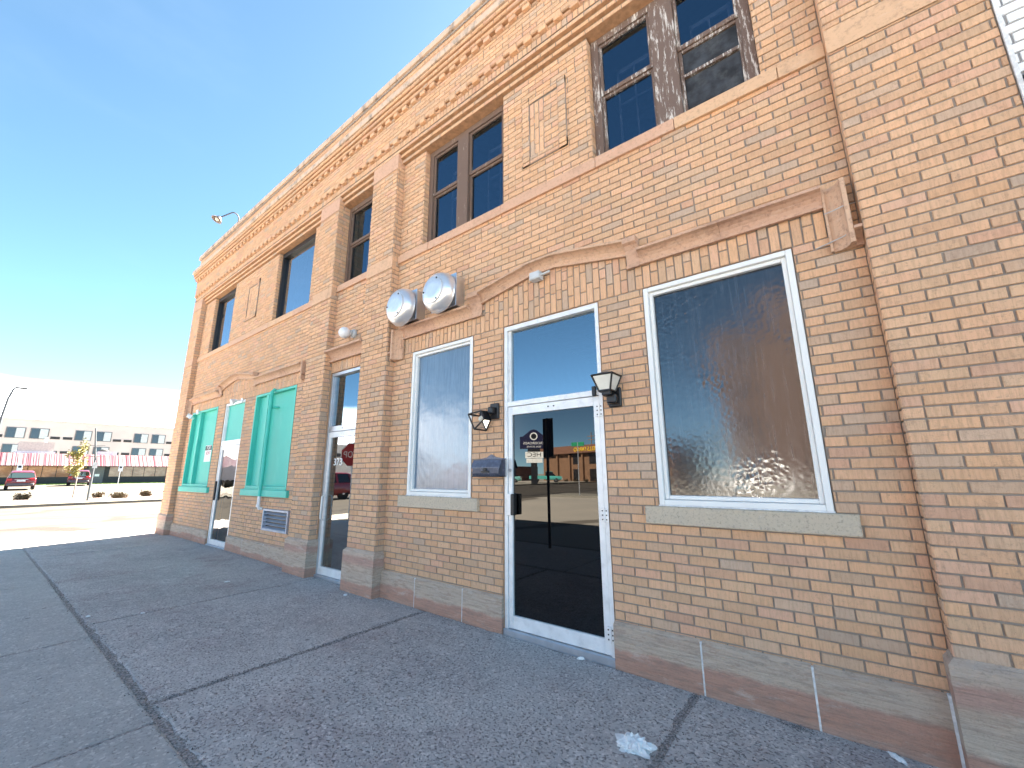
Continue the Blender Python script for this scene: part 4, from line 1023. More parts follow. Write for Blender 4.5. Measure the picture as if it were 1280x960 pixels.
# thin loose cables
m = MB(); m.tube([(.17, -.10, 3.18), (.22, -.102, 3.185), (.28, -.101, 3.20), (.33, -.03, 3.235), (.348, -.02, 3.24)], .004, 6); m.tube([(.10, -.005, 2.99), (.18, -.06, 2.985), (.26, -.06, 3.005), (.31, -.07, 3.04), (.345, -.06, 3.055)], .004, 6)
tag(m.build('loose_cable', simple('grey_cable', (.45, .43, .42), .5), loc=(.3, -.06, 2.985)), 'thin loose grey cable looped on the right foot of the hood moulding', 'cable')
m = MB(); m.tube([(-4.62, -.05, 3.45), (-4.625, -.03, 3.06), (-4.63, -.04, 3.0)], .006, 6, 0); m.tube([(-4.44, -.06, 3.26), (-4.45, -.055, 3.2), (-4.435, -.05, 3.13)], .010, 6, 0)
tag(m.build('loose_cable', M['terra'], loc=(-4.62, -.05, 3.0)), 'short brown cable beside the left foot of the hood moulding under the vents', 'cable')
# litter on the pavement
def litter(name, label, x, y, sx, sy, sz, seed, cat='litter'):
    rr = random.Random(seed); bm = bmesh.new(); bmesh.ops.create_icosphere(bm, subdivisions=4, radius=1)
    from mathutils import noise as mn
    for v in bm.verts:
        p = v.co.copy(); k = 1 + .55*mn.noise(p*2.2 + Vector((seed, 0, 0))) + .35*mn.noise(p*6 + Vector((0, seed, 0))) + .15*rr.uniform(-1, 1)
        v.co = Vector((p.x*sx*k, p.y*sy*k, max(-.05, p.z)*sz*(1 + .8*mn.noise(p*5+Vector((seed, 3, 1))) + rr.uniform(-.25, .25)) + .002))
    m = MB(); m.addbm(bm, 0, M=Matrix.Translation((x, y, g(x)+.002)) @ Matrix.Rotation(rr.uniform(0, 3), 4, 'Z'))
    return tag(m.build(name, M['paper'], loc=(x, y, g(x))), label, cat)
litter('crumpled_paper', 'crumpled torn white paper lying on the pavement by the slab joint', -1.10, -.84, .085, .07, .035, 4)
litter('paper_scrap', 'flat white scrap beside the stone base near the right pilaster', .055, -.075, .045, .02, .008, 9)
litter('paper_scrap', 'tiny white crumb of litter at the main door threshold', -1.86, -.05, .028, .015, .014, 15)
litter('paper_scrap', 'tiny white scrap at the foot of the narrow door', -5.02, -.25, .03, .02, .012, 17)
litter('paper_scrap', 'small white scrap in the middle of the far slab', -6.9, -.9, .03, .02, .008, 21)
litter('paper_scrap', 'white speck of litter on the slab beside the long pavement seam', -6.15, -1.95, .03, .015, .006, 23)
litter('paper_scrap', 'white pebble of litter lying in the long pavement seam', -6.45, -2.33, .018, .015, .012, 25)

# grit swept against the wall and into the joints
m = MB(); rq = random.Random(77)
def crumb(x, y, s):
    z = g(x); a = rq.uniform(0, 6.28); t_ = rq.random()
    P = [(x+s*math.cos(a+k*1.57)*rq.uniform(.6, 1.2), y+s*math.sin(a+k*1.57)*rq.uniform(.6, 1.2), z-.001) for k in range(4)]; top = (x+rq.uniform(-.3, .3)*s, y+rq.uniform(-.3, .3)*s, z+s*rq.uniform(.5, .9))
    m.grid(P + [top], [(0, 1, 4), (1, 2, 4), (2, 3, 4), (3, 0, 4)], 0, (t_, .5, .5))
for i in range(2600):
    x = rq.uniform(-12, 1.0); off = abs(rq.gauss(0, .05)) + .035
    if -6.98 < x < -6.25 or -5.34 < x < -4.6 or .3 < x: off += .125
    crumb(x, -off, rq.uniform(.0015, .006))
for i in range(1500): crumb(rq.uniform(-9, .5), -2.39 + rq.gauss(0, .03), rq.uniform(.002, .008))
for i in range(700): crumb(-3.80 + rq.gauss(0, .025), rq.uniform(-2.4, 0), rq.uniform(.002, .007))
for i in range(420): crumb(-.97 + rq.gauss(0, .03), rq.uniform(-2.0, 0), rq.uniform(.002, .007))
for i in range(260): crumb(-.38 + rq.gauss(0, .045), -.075 + rq.gauss(0, .018), rq.uniform(.002, .007))
for i in range(500): crumb(rq.uniform(-8, .8), rq.uniform(-2.3, -.1), rq.uniform(.0012, .004))
mgr = m_leaf('dirty_grit', (.07, .06, .055), (.34, .31, .29)); tag(m.build('grit', mgr), kind='stuff')

# white painted neighbour building on the right
t = thing('white_brick_building', 'white painted brick building adjoining on the far right', 'building', (4.5, 0, 0))
m = MB(); Fn = FR(-.10); brickwork(m, Fn, 1.118, 8.0, 3.66, 7.9, phase=.07); m.box((1.118, -.085, 0), (8, 14, 3.6), 1); m.box((1.118, -.08, 3.601), (8, 14, 7.9), 1)
mwb, twb, bwb, owb = mat('white_painted_brick'); bwb.inputs['Base Color'].default_value = (.82, .82, .82, 1); bwb.inputs['Roughness'].default_value = .6
mgj = simple('grey_joint', (.30, .30, .31), .9); m.build('wall', [mwb, mgj], t)
m = MB(); m.box((1.14, -.16, 3.575), (8, -.02, 3.655), 0, bev=.008); m.build('ledge', simple('dark_metal_flashing', (.06, .06, .07), .4, .5), t)
m = MB(); m.box((1.5, -.105, .5), (4.2, -.06, 3.0), 0); m.box((4.6, -.105, .06), (5.6, -.06, 2.9), 0); m.build('shop_window', M['glass_door'], t)
m = MB()
zz = 0.0
while zz < 7.9: m.box((1.1055, -.131 + rb.uniform(-.004, .002), zz), (1.124, .02, zz+.3305), 0); zz += .331
m.build('joint_caulk', M['caulk'], B)

# ------------------------------------------------------------------ the far side of the side street
HX = -106.5
t = thing('hotel_building', 'long pale three storey hotel with paired windows behind the striped roof', 'building', (HX-6, 20, .57))
hw = simple('pale_hotel_render', (.50, .45, .43), .8, 0, .06, .3); hg = m_dark_glass('hotel_glass', (.03, .035, .04), 1.6); hl = simple('pale_window_blind', (.42, .48, .50), .6); hf = simple('grey_window_frame', (.10, .10, .105), .6)
m = MB(); m.box((HX-14, -45, .5), (HX, 75, 10.75), 0); m.box((HX-14.2, -45.2, 10.755), (HX+.15, 75.2, 10.95), 0); m.build('wall', hw, t)
m = MB(); m.box((HX-14, -45, 10.951), (HX, 75, 11.0)); m.box((HX-6, 8.6, 11.001), (HX-3, 10.8, 11.5)); m.build('roof', hw, t)
pitch = 7.92
for k in range(-4, 8):
    y0 = -.35 + k*pitch
    for z0, z1 in ((7.72, 9.5), (5.28, 6.72)):
        for dy in (0, 2.65):
            w = MB(); w.box((HX-.05, y0+dy, z0), (HX+.06, y0+dy+2.15, z1)); wo = w.build('window', hf, t)
            w = MB(); w.face([(HX+.065, y0+dy+.12, z0+.1), (HX+.065, y0+dy+1.05, z0+.1), (HX+.065, y0+dy+1.05, z1-.1), (HX+.065, y0+dy+.12, z1-.1)]); w.build('pane', hg, wo)
            w = MB(); w.face([(HX+.065, y0+dy+1.1, z0+.1), (HX+.065, y0+dy+2.03, z0+.1), (HX+.065, y0+dy+2.03, z1-.1), (HX+.065, y0+dy+1.1, z1-.1)]); w.build('blind', hl, wo)
        for dy in (5.05, 6.55):
            w = MB(); w.box((HX-.05, y0+dy, z0+.05), (HX+.05, y0+dy+1.15, z0+.50)); w.build('wall_vent', M['ink'], t)
for yy, lab in ((18.0, 'grey vent hood on the hotel roof, farther from the corner building'), (20.4, 'grey vent hood on the hotel roof, nearest the corner building')):
    t2 = thing('roof_vent', lab, 'roof vent', (HX-3, yy, 11.0)); m = MB(); m.box((HX-3.5, yy-.6, 11.0), (HX-2.4, yy+.6, 11.25)); m.build('curb', M['ink'], t2)
    m = MB(); m.lathe([(.5, 0), (.55, .25), (.35, .5), (.001, .6)], 14, 0, Matrix.Translation((HX-3, yy, 11.25))); m.build('hood', M['alu_grey'], t2)
# low shop row with a red and white metal mansard
LX = -76.3
t = thing('low_shop_row', 'low storefront row with red and white striped mansard roof and windows with a brown reflection', 'building', (LX-4, 15, .57))
m = MB(); m.box((LX-8, -30, .5), (LX-.02, 60, 2.72), 0); m.build('wall', simple('dark_base_wall', (.035, .034, .037), .7), t)
m = MB(); m.grid([(LX+.7, -30, 2.78), (LX+.7, 60, 2.78), (LX-.9, 60, 4.25), (LX-.9, -30, 4.25), (LX-8, -30, 4.25), (LX-8, 60, 4.25)], [(0, 1, 2, 3), (3, 2, 5, 4)])
m.build('mansard_roof', m_stripe('striped_metal_roof', (.20, .155, .16), (.11, .018, .035), (.23, .19, .195)), t)
m = MB(); y = -30
while y < 60: m.grid([(LX+.72, y, 2.79), (LX+.72, y+.06, 2.79), (LX-.88, y+.06, 4.29), (LX-.88, y, 4.29), (LX+.70, y, 2.76), (LX+.70, y+.06, 2.76)], [(0, 1, 2, 3), (0, 4, 5, 1)]); y += .42
m.build('roof_seam', simple('rose_seam', (.11, .035, .045), .5), t)
m = MB(); m.box((LX+.55, -30, 2.68), (LX+.72, 60, 2.775)); m.build('gutter', simple('dark_gutter', (.08, .05, .05), .6), t)
refl_glass = m_dark_glass('brown_reflection_glass', (.20, .125, .085), 1.5, .05, film=((.30, .14, .085), (.2, .9, 1.5), (.50, .28, .19)))  # brown-orange reflection painted into the base colour of the panes
for k in range(-14, 30):
    y = .02 + k*1.19
    if 6.1 < y + .6 < 8.5: continue
    w = MB(); w.box((LX-.02, y, 1.42), (LX+.02, y+1.13, 2.70)); w.build('shop_window', refl_glass, t)
m = MB(); m.box((LX-.01, 6.35, .55), (LX+.04, 7.85, 2.71)); d_ = m.build('door', simple('grey_door_panel', (.13, .13, .135), .6), t); m = MB(); m.box((LX+.045, 7.0, 1.45), (LX+.055, 7.45, 1.75)); m.build('notice', M['paper'], d_)
# rooftop units behind the mansard, in front of the hotel
t = thing('rooftop_unit', 'tan rooftop equipment boxes behind the striped roof, left', 'rooftop unit', (LX-4, 1.6, 4.26)); m = MB(); m.box((LX-5, .2, 4.6), (LX-3.2, 3.2, 5.75), 0); m.build('cabinet', simple('tan_cabinet', (.46, .42, .37), .6), t); m = MB(); m.box((LX-5.1, .0, 4.27), (LX-3.1, 3.4, 4.6)); m.build('curb', M['greybox'], t)
m = MB(); m.tube([(LX-4, 2.4, 5.75), (LX-4, 2.4, 6.4)], .12, 8); m.build('pipe', M['greybox'], t)
t = thing('rooftop_unit', 'grey rooftop fan unit behind the young tree, above the striped roof', 'rooftop unit', (LX-4, 8.4, 4.26)); m = MB(); m.box((LX-4.6, 7.4, 4.27), (LX-3.4, 9.3, 4.8)); m.build('cabinet', M['greybox'], t); m = MB(); m.lathe([(.5, 0), (.55, .15), (.3, .3)], 14, 0, Matrix.Translation((LX-4, 8.0, 4.8))); m.build('fan', M['ink'], t)

M['post'] = simple('weathered_lamp_post', (.075, .085, .095), .6)
# lamp posts
def lamp_post(name, label, pts, r0, head, cat, arm=None):
    t = thing(name, label, cat, pts[0]); m = MB(); k = len(pts); m.tube(pts, [r0*(1-.45*i/(k-1)) for i in range(k)], 10); m.box((pts[0][0]-.18, pts[0][1]-.18, pts[0][2]-.05), (pts[0][0]+.18, pts[0][1]+.18, pts[0][2]+.12)); m.build('pole', M['post'], t, smooth=True)
    if head:
        m = MB(); e = Vector(pts[-1]); m.box((e.x-.14, e.y-.05, e.z-.05), (e.x+.14, e.y+.55, e.z+.07), 0, bev=.03); m.build('lamp_head', M['post'], t)
    return t
lamp_post('street_lamp', 'tall curved grey street lamp at the left edge of the photo', [(-45, -2.45, .03), (-45, -2.45, 3), (-45, -2.42, 5.5), (-45, -2.34, 6.8), (-45, -2.22, 7.45), (-45, -2.12, 7.6)], .09, True, 'street lamp')
t = thing('utility_pole', 'thin grey pole with wire brackets standing at the kerb of the gravel bed', 'pole', (-35.7, 1.40, .035))
m = MB(); m.tube([(-35.7, 1.40, 0), (-35.7, 1.37, 2.5), (-35.7, 1.12, 4.35)], [.06, .05, .035], 8); m.build('pole', M['post'], t, smooth=True)
m = MB(); m.tube([(-35.7, .85, 2.62), (-35.7, 1.8, 2.66)], .018, 6); m.tube([(-35.7, .75, 3.28), (-35.7, 1.7, 3.33)], .014, 6); m.build('cross_arm', M['post'], t)
m = MB(); m.box((-35.66, 1.30, 1.95), (-35.62, 1.52, 2.3)); m.build('sign_plate', M['greybox'], t)
# accessible parking signs in front of the shops
def parking_sign(loc, label):
    t = thing('parking_sign', label, 'sign', loc, 'parking signs in front of the low shops')
    x, y, z = loc
    m = MB(); m.tube([(x, y, z-.05), (x, y, z+2.25)], .03, 8); m.build('post', M['greybox'], t)
    m = MB(); m.box((x+.03, y-.20, z+1.55), (x+.05, y+.20, z+2.25), 0, bev=.004); m.build('sign_panel', M['paper'], t)
    m = MB(); m.box((x+.051, y-.12, z+1.93), (x+.054, y+.12, z+2.17)); m.build('symbol', M['ink'], t)
    return t
parking_sign((-72, .32, .52), 'white parking sign on a post above the nearer red car'); parking_sign((-72, 4.45, .52), 'white parking sign half hidden by the young tree'); parking_sign((-72, 8.68, .52), 'white parking sign on a post standing alone right of the poles')
# young tree with sparse yellow green leaves
leaf = m_leaf('yellow_green_leaf', (.14, .125, .015), (.25, .21, .035)); bark = simple('grey_bark', (.30, .26, .22), .9, 0, .3, 20)
def tree(name, label, loc, h, crown_r, crown_z0, leafm, nleaf, lsize, trunk_r, seed, cat='tree', group=None, nl=9):
    t = thing(name, label, cat, loc, group); rr = random.Random(seed); x, y, z = loc; m = MB(); ends = []
    m.tube([(x, y, z-.05), (x+.02*h/4, y, z+h*.35), (x+.05*h/4, y+.04*h/4, z+h*.95)], [trunk_r, trunk_r*.75, trunk_r*.15], 8)
    for i in range(nl):
        f = rr.uniform(crown_z0, .9); a = rr.uniform(0, 6.28); L = crown_r*(1.15 - .55*abs(f-.55)*1.6)*rr.uniform(.6, 1.1)
        p = Vector((x + .05*h/4*f, y, z+h*f)); q = p + Vector((math.cos(a)*L*.6, math.sin(a)*L*.6, L*.5)); e = p + Vector((math.cos(a)*L, math.sin(a)*L, L*.95))
        m.tube([p, q, e], [trunk_r*.35, trunk_r*.22, trunk_r*.08], 5); ends += [q, e, (p+q)/2]
    ends.append(Vector((x+.05, y, z+h*.97)))
    m.build('trunk', bark, t)
    c = MB()
    for i in range(nleaf):
        e = rr.choice(ends); p = e + Vector((rr.gauss(0, crown_r*.22), rr.gauss(0, crown_r*.22), rr.gauss(0, crown_r*.22)))
        n = Vector((rr.gauss(0, 1), rr.gauss(0, 1), rr.gauss(0, 1))).normalized(); u = n.orthogonal().normalized(); v = n.cross(u); s = lsize*rr.uniform(.6, 1.3); tn = rr.random()
        c.face([p-u*s*.5, p+v*s*.35, p+u*s*.6, p-v*s*.35], 0, (tn, .5, .5))
    c.build('crown', leafm, t); return t
tree('young_tree', 'slim young tree with sparse yellow green leaves in the gravel bed', (-42, 1.49, .035), 3.9, .50, .36, leaf, 1100, .12, .04, 3, nl=12)
# low dry shrubs in the gravel bed
shrubm = m_leaf('dry_shrub_leaf', (.10, .075, .045), (.17, .13, .07))
def shrub(loc, r, label, seed):
    t = thing('shrub', label, 'shrub', loc, 'dry shrubs in the gravel bed'); rr = random.Random(seed); c = MB(); s_ = MB()
    for i in range(26):
        a = rr.uniform(0, 6.28); el = rr.uniform(.25, 1.3); L = r*rr.uniform(.6, 1.1); d = Vector((math.cos(a)*math.cos(el), math.sin(a)*math.cos(el), math.sin(el)*.85)); s_.tube([Vector(loc), Vector(loc)+d*L], [.015, .005], 4)
        for k in range(22):
            p = Vector(loc) + d*L*rr.uniform(.35, 1.05) + Vector((rr.gauss(0, .05), rr.gauss(0, .05), rr.gauss(0, .05))); p.z = max(p.z, loc[2]+.02)
            u = Vector((rr.gauss(0, 1), rr.gauss(0, 1), rr.gauss(0, 1))).normalized(); v = u.orthogonal().normalized(); q = rr.uniform(.04, .09)
            c.face([p-u*q, p+v*q*.5, p+u*q, p-v*q*.5], 0, (rr.random(), .5, .5))
    s_.build('stem', bark, t); c.build('foliage', shrubm, t); return t
shrub((-41.9, -.86, .04), .45, 'low dry shrub in the gravel, leftmost, below the nearer red car', 1); shrub((-40.6, 2.55, .04), .36, 'small round dry shrub in the gravel just right of the pole', 2)
shrub((-38.3, 3.15, .04), .50, 'largest dry shrub in the gravel, in the middle of the three right of the pole', 3); shrub((-40.0, 4.9, .04), .42, 'dry shrub in the gravel, third to the right of the pole', 4); shrub((-38.5, 5.9, .04), .38, 'dry shrub in the gravel half hidden by the corner of the brick building', 5)

# ------------------------------------------------------------------ cars
tyre = simple('tyre_rubber', (.015, .015, .016), .85); rim = simple('wheel_rim', (.55, .55, .56), .3, .8); cglass = m_dark_glass('car_glass', (.01, .012, .015), 1.7); redl = simple('red_lamp', (.45, .01, .02), .25); headl = simple('clear_lamp', (.8, .8, .8), .15)
def paint(name, col):
    m, t, b, o = mat(name); b.inputs['Base Color'].default_value = (*col, 1); b.inputs['Roughness'].default_value = .35; b.inputs['Metallic'].default_value = .25; b.inputs['Coat Weight'].default_value = .8; b.inputs['Coat Roughness'].default_value = .05; return m
def loft(m, secs, mi=0, cap=True):
    n = len(secs[0]); V = [p for s in secs for p in s]
    m.grid(V, [(i*n+k, i*n+(k+1) % n, (i+1)*n+(k+1) % n, (i+1)*n+k) for i in range(len(secs)-1) for k in range(n)] + ([tuple(range(n))[::-1], tuple((len(secs)-1)*n+k for k in range(n))] if cap else []), mi)
def sec(x, wb, wm, wt, zb, zm, zt):
    r = [(x, -wb, zb), (x, -wm, zb+.12), (x, -wm, zm), (x, -wt, zt-.03), (x, -wt+.10, zt), (x, wt-.10, zt), (x, wt, zt-.03), (x, wm, zm), (x, wm, zb+.12), (x, wb, zb)]
    return r
def car(name, label, cat, loc, rotz, body, kind, group=None):
    """front is +x, built at the origin then moved"""
    t = thing(name, label, cat, (0, 0, 0), group); m = MB()
    if kind == 'suv':
        L, W_, H_ = 4.6, .93, 1.70; wr = .36; wx = (1.42, -1.38)
        loft(m, [sec(-2.28, .70, .78, .74, .42, .75, 1.0), sec(-2.20, .80, .90, .86, .34, .78, 1.06), sec(-1.2, .84, W_, .88, .28, .80, 1.07), sec(.8, .84, W_, .88, .28, .80, 1.06), sec(1.7, .82, .92, .82, .30, .76, 1.0), sec(2.15, .76, .86, .72, .36, .66, .90), sec(2.30, .62, .72, .60, .42, .58, .76)])
        bo = m.build('body', body, t, smooth=True)
        m = MB(); gh = [(-2.12, .80, .68, 1.06, 1.50), (-1.75, .84, .66, 1.065, 1.66), (-.6, .86, .68, 1.06, 1.70), (.35, .85, .66, 1.06, 1.66), (1.15, .80, .58, 1.03, 1.10)]
        loft(m, [[(x, -a, z0), (x, -b, z1-.04), (x, -b+.12, z1), (x, b-.12, z1), (x, b, z1-.04), (x, a, z0)] for x, a, b, z0, z1 in gh]); m.build('cabin_glass', cglass, t, smooth=True)
        m = MB(); loft(m, [[(x, -b-.01, z1-.05), (x, -b+.12, z1+.018), (x, b-.12, z1+.018), (x, b+.01, z1-.05)] for x, b, z1 in ((-2.20, .66, 1.55), (-1.75, .67, 1.67), (-.6, .69, 1.705), (.30, .67, 1.665))]); m.build('roof', body, t, smooth=True)
        for s_ in (-1, 1):
            for x0, x1, z in ((-1.0, -.88, 1.62), (.05, .15, 1.62)): m = MB(); m.grid([(x0, s_*.875, 1.06), (x1, s_*.875, 1.06), (x1, s_*.70, z), (x0, s_*.70, z)], [(0, 1, 2, 3)]); m.build('roof_pillar', body, t)
            m = MB(); m.grid([(-2.17, s_*.82, 1.05), (-1.9, s_*.875, 1.05), (-1.75, s_*.69, 1.63), (-2.14, s_*.70, 1.50)], [(0, 1, 2, 3)]); m.build('roof_pillar', body, t)
        m = MB(); m.box((-2.345, -.82, .36), (-2.18, .82, .60), 0, bev=.05); m.box((2.1, -.80, .34), (2.36, .80, .56), 0, bev=.06); m.build('bumper', simple('grey_bumper', (.10, .09, .10), .6), t)
        m = MB(); m.box((-2.305, -.26, .74), (-2.29, .26, .87)); m.build('licence_plate', M['paper'], t)
        m = MB(); m.box((-2.30, -.40, .90), (-2.275, .40, .93)); m.build('chrome_strip', M['alu'], t)
        for s_ in (-1, 1): m = MB(); m.box((-2.30, s_*.52, .78), (-2.14, s_*.86, 1.02), 0, bev=.03); m.build('tail_light', redl, t)
        for s_ in (-1, 1): m = MB(); m.box((2.0, s_*.50, .64), (2.24, s_*.80, .80), 0, bev=.04); m.build('headlight', headl, t)
    elif kind == 'sedan':
        wr = .32; wx = (1.40, -1.30)
        loft(m, [sec(-2.30, .66, .74, .62, .42, .66, .88), sec(-2.15, .76, .86, .74, .32, .72, 1.0), sec(-1.2, .80, .89, .80, .25, .70, 1.0), sec(.9, .80, .89, .80, .25, .68, .96), sec(1.9, .76, .86, .68, .30, .62, .84), sec(2.30, .62, .72, .52, .38, .54, .70)])
        m.build('body', body, t, smooth=True); m = MB(); loft(m, [[(x, -a, z0), (x, -b, z1), (x, b, z1), (x, a, z0)] for x, a, b, z0, z1 in ((-1.75, .72, .56, .99, 1.06), (-1.05, .76, .58, 1.0, 1.40), (.1, .77, .58, .98, 1.42), (1.0, .74, .54, .95, 1.0))]); m.build('cabin_glass', cglass, t, smooth=True)
        m = MB(); loft(m, [[(x, -b, z1-.02), (x, -b+.08, z1+.015), (x, b-.08, z1+.015), (x, b, z1-.02)] for x, b, z1 in ((-1.15, .58, 1.38), (-.5, .60, 1.43), (.15, .58, 1.42))]); m.build('roof', body, t, smooth=True)
        for s_ in (-1, 1): m = MB(); m.box((-2.28, s_*.45, .70), (-2.15, s_*.76, .84), 0, bev=.03); m.build('tail_light', redl, t)
        for s_ in (-1, 1): m = MB(); m.box((2.05, s_*.42, .58), (2.27, s_*.70, .70), 0, bev=.03); m.build('headlight', headl, t)
    else:                                                     # pickup
        wr = .38; wx = (1.65, -1.55)
        loft(m, [sec(.0, .82, .92, .88, .40, .80, 1.08), sec(1.4, .82, .92, .86, .40, .80, 1.06), sec(2.35, .80, .88, .80, .40, .78, 1.0), sec(2.62, .74, .82, .72, .46, .70, .92)])
        m.build('body', body, t, smooth=True); m = MB(); m.box((-2.65, -.90, .55), (-.02, -.80, 1.08), 0, bev=.02); m.box((-2.65, .80, .55), (-.02, .90, 1.08), 0, bev=.02); m.box((-2.66, -.799, .55), (-2.56, .799, 1.07), 0, bev=.02); m.box((-2.55, -.799, .55), (-.02, .799, .65)); m.build('cargo_bed', body, t)
        m = MB(); loft(m, [[(x, -a, z0), (x, -b, z1), (x, b, z1), (x, a, z0)] for x, a, b, z0, z1 in ((-.02, .84, .70, 1.06, 1.72), (.55, .84, .70, 1.06, 1.76), (1.05, .84, .68, 1.06, 1.70), (1.55, .82, .62, 1.06, 1.10))]); m.build('cabin_glass', cglass, t, smooth=True)
        m = MB(); loft(m, [[(x, -.72, z1-.03), (x, -.62, z1+.02), (x, .62, z1+.02), (x, .72, z1-.03)] for x, z1 in ((-.05, 1.73), (.55, 1.77), (1.1, 1.70))]); m.build('roof', body, t, smooth=True)
        m = MB(); m.box((2.55, -.85, .46), (2.72, .85, .62), 0, bev=.03); m.build('bumper', M['alu'], t)
        for s_ in (-1, 1): m = MB(); m.box((2.5, s_*.50, .72), (2.66, s_*.76, .90), 0, bev=.03); m.build('headlight', headl, t)
    for x in wx:
        for s_ in (-1, 1):
            T = Matrix.Translation((x, s_*.80, wr)) @ Matrix.Rotation(R(-90*s_), 4, 'X')
            m = MB(); m.lathe([(.001, -.1), (wr-.04, -.1), (wr, -.06), (wr, .08), (wr-.05, .115), (wr*.62, .11)], 24, 0, T); w = m.build('wheel', tyre, t, smooth=True); m = MB(); m.lathe([(wr*.62, .105), (wr*.55, .09), (.08, .11), (.001, .115)], 20, 0, T); m.build('rim', rim, w, smooth=True)
    t.location = loc; t.rotation_euler = (0, 0, rotz); return t
crim = paint('crimson_car_paint', (.16, .003, .012)); maroon = paint('maroon_car_paint', (.10, .004, .012))
def lot_z(x): return .04 + (-44.2 - x)/29.0*.48 if x < -44.2 else ZRD
car('red_suv', 'crimson sport utility car seen from behind, left in the parking lot', 'car', (-60.4, 0.0, lot_z(-60.4)), R(177), crim, 'suv', 'red cars in the parking lot')
car('red_suv', 'maroon sport utility car parked behind the young tree', 'car', (-69.4, 4.9, lot_z(-69.4)), R(172), maroon, 'suv', 'red cars in the parking lot')

# ------------------------------------------------------------------ street seen only in the door and window glass
t = thing('street_sign_post', 'tall black post with a narrow sign panel edge on at the kerb', 'sign post', (-4.75, -3.95, g(-4.75)))
m = MB(); m.tube([(-4.75, -3.95, -.05), (-4.75, -3.95, 2.62)], .03, 10); m.build('post', M['black'], t); m = MB(); m.box((-4.87, -3.985, 1.80), (-4.62, -3.96, 2.62), 0, bev=.004); m.build('sign_panel', M['black'], t)
t = thing('stop_sign', 'red octagonal STOP sign on a grey post at the street corner', 'stop sign', (-12.35, -4.10, g(-12)))
m = MB(); m.tube([(-12.35, -4.14, -.05), (-12.35, -4.14, 2.5)], .03, 8); m.build('post', M['alu_grey'], t)
dn = Vector((.55, .83, 0)).normalized(); up = Vector((0, 0, 1)); rt = up.cross(dn); TS = Matrix((rt, up, dn)).transposed().to_4x4(); TS.translation = (-12.35, -4.10, 2.10)
def octa(m, r, d0, d1): m.grid([TS @ Vector((r*math.cos(R(22.5+45*k)), r*math.sin(R(22.5+45*k)), d)) for d in (d0, d1) for k in range(8)], [tuple(range(7, -1, -1)), tuple(range(8, 16))] + [(k, (k+1) % 8, 8+(k+1) % 8, 8+k) for k in range(8)])
m = MB(); octa(m, .41, 0, .004); m.build('sign_border', M['paper'], t); m = MB(); octa(m, .385, .0041, .006); pl = m.build('sign_face', simple('stop_red', (.42, .02, .03), .4), t)
text_obj('lettering', 'STOP', .30, M['paper'], t, TS @ Matrix.Translation((0, 0, .007)), .0008, sx=.85)
# monument sign
t = thing('monument_sign', 'dark blue arched roadside sign with white boards on a black post', 'sign', (-34.1, -46.1, .02))
dn = (Vector((-2.3, 0, 0)) - Vector((-34.1, -46.1, 0))).normalized(); rt = Vector((0, 0, 1)).cross(dn); TM = Matrix((rt, Vector((0, 0, 1)), dn)).transposed().to_4x4(); TM.translation = (-34.1, -46.1, 0)
navy = simple('navy_sign_paint', (.012, .012, .045), .4); wsg = simple('white_sign_board', (.8, .8, .78), .5)
def tm_box(m, x0, x1, z0, z1, d0, d1): m.box((x0, z0, d0), (x1, z1, d1), M=TM)
m = MB(); tm_box(m, -.45, .45, 0, 3.6, -.25, .25); m.build('post', M['black'], t)
m = MB(); pts = [(-2.0, 4.95), (-2.0, 6.65), (-1.55, 6.72), (-1.0, 7.15), (-.45, 7.6), (0, 7.72), (.45, 7.6), (1.0, 7.15), (1.55, 6.72), (2.0, 6.65), (2.0, 4.95)]
V = [TM @ Vector((x, z, d)) for d in (-.3, .3) for x, z in pts]; k = len(pts); m.grid(V, [tuple(range(k))[::-1], tuple(range(k, 2*k))] + [(i, (i+1) % k, k+(i+1) % k, k+i) for i in range(k)]); m.build('arched_panel', navy, t)
m = MB(); tm_box(m, -.9, .9, 4.5, 4.949, -.28, .28); m.build('neck', M['black'], t)
m = MB(); tm_box(m, -1.35, 1.25, 3.62, 4.5, -.25, .31); m.build('white_board', wsg, t); m = MB(); tm_box(m, -1.2, 1.1, 2.95, 3.56, -.25, .30); m.build('white_board', wsg, t)
text_obj('lettering', 'HEC', .85, M['ink'], t, TM @ Matrix.Translation((-.05, 4.08, .315)), .004, sx=1.25)
text_obj('lettering', 'CROSSROADS', .48, wsg, t, TM @ Matrix.Translation((0, 5.72, .305)), .004, sx=1.0); text_obj('lettering', 'REAL ESTATE', .32, wsg, t, TM @ Matrix.Translation((0, 5.22, .305)), .004, sx=1.1)
m = MB(); m.lathe([(.001, .31), (.55, .31), (.55, .305)], 28, 0, TM @ Matrix.Translation((0, 6.72, 0))); m.build('emblem', wsg, t); m = MB(); m.lathe([(.30, .312), (.40, .316), (.40, .312)], 24, 0, TM @ Matrix.Translation((0, 6.72, .003))); m.build('emblem_ring', M['ink'], t)
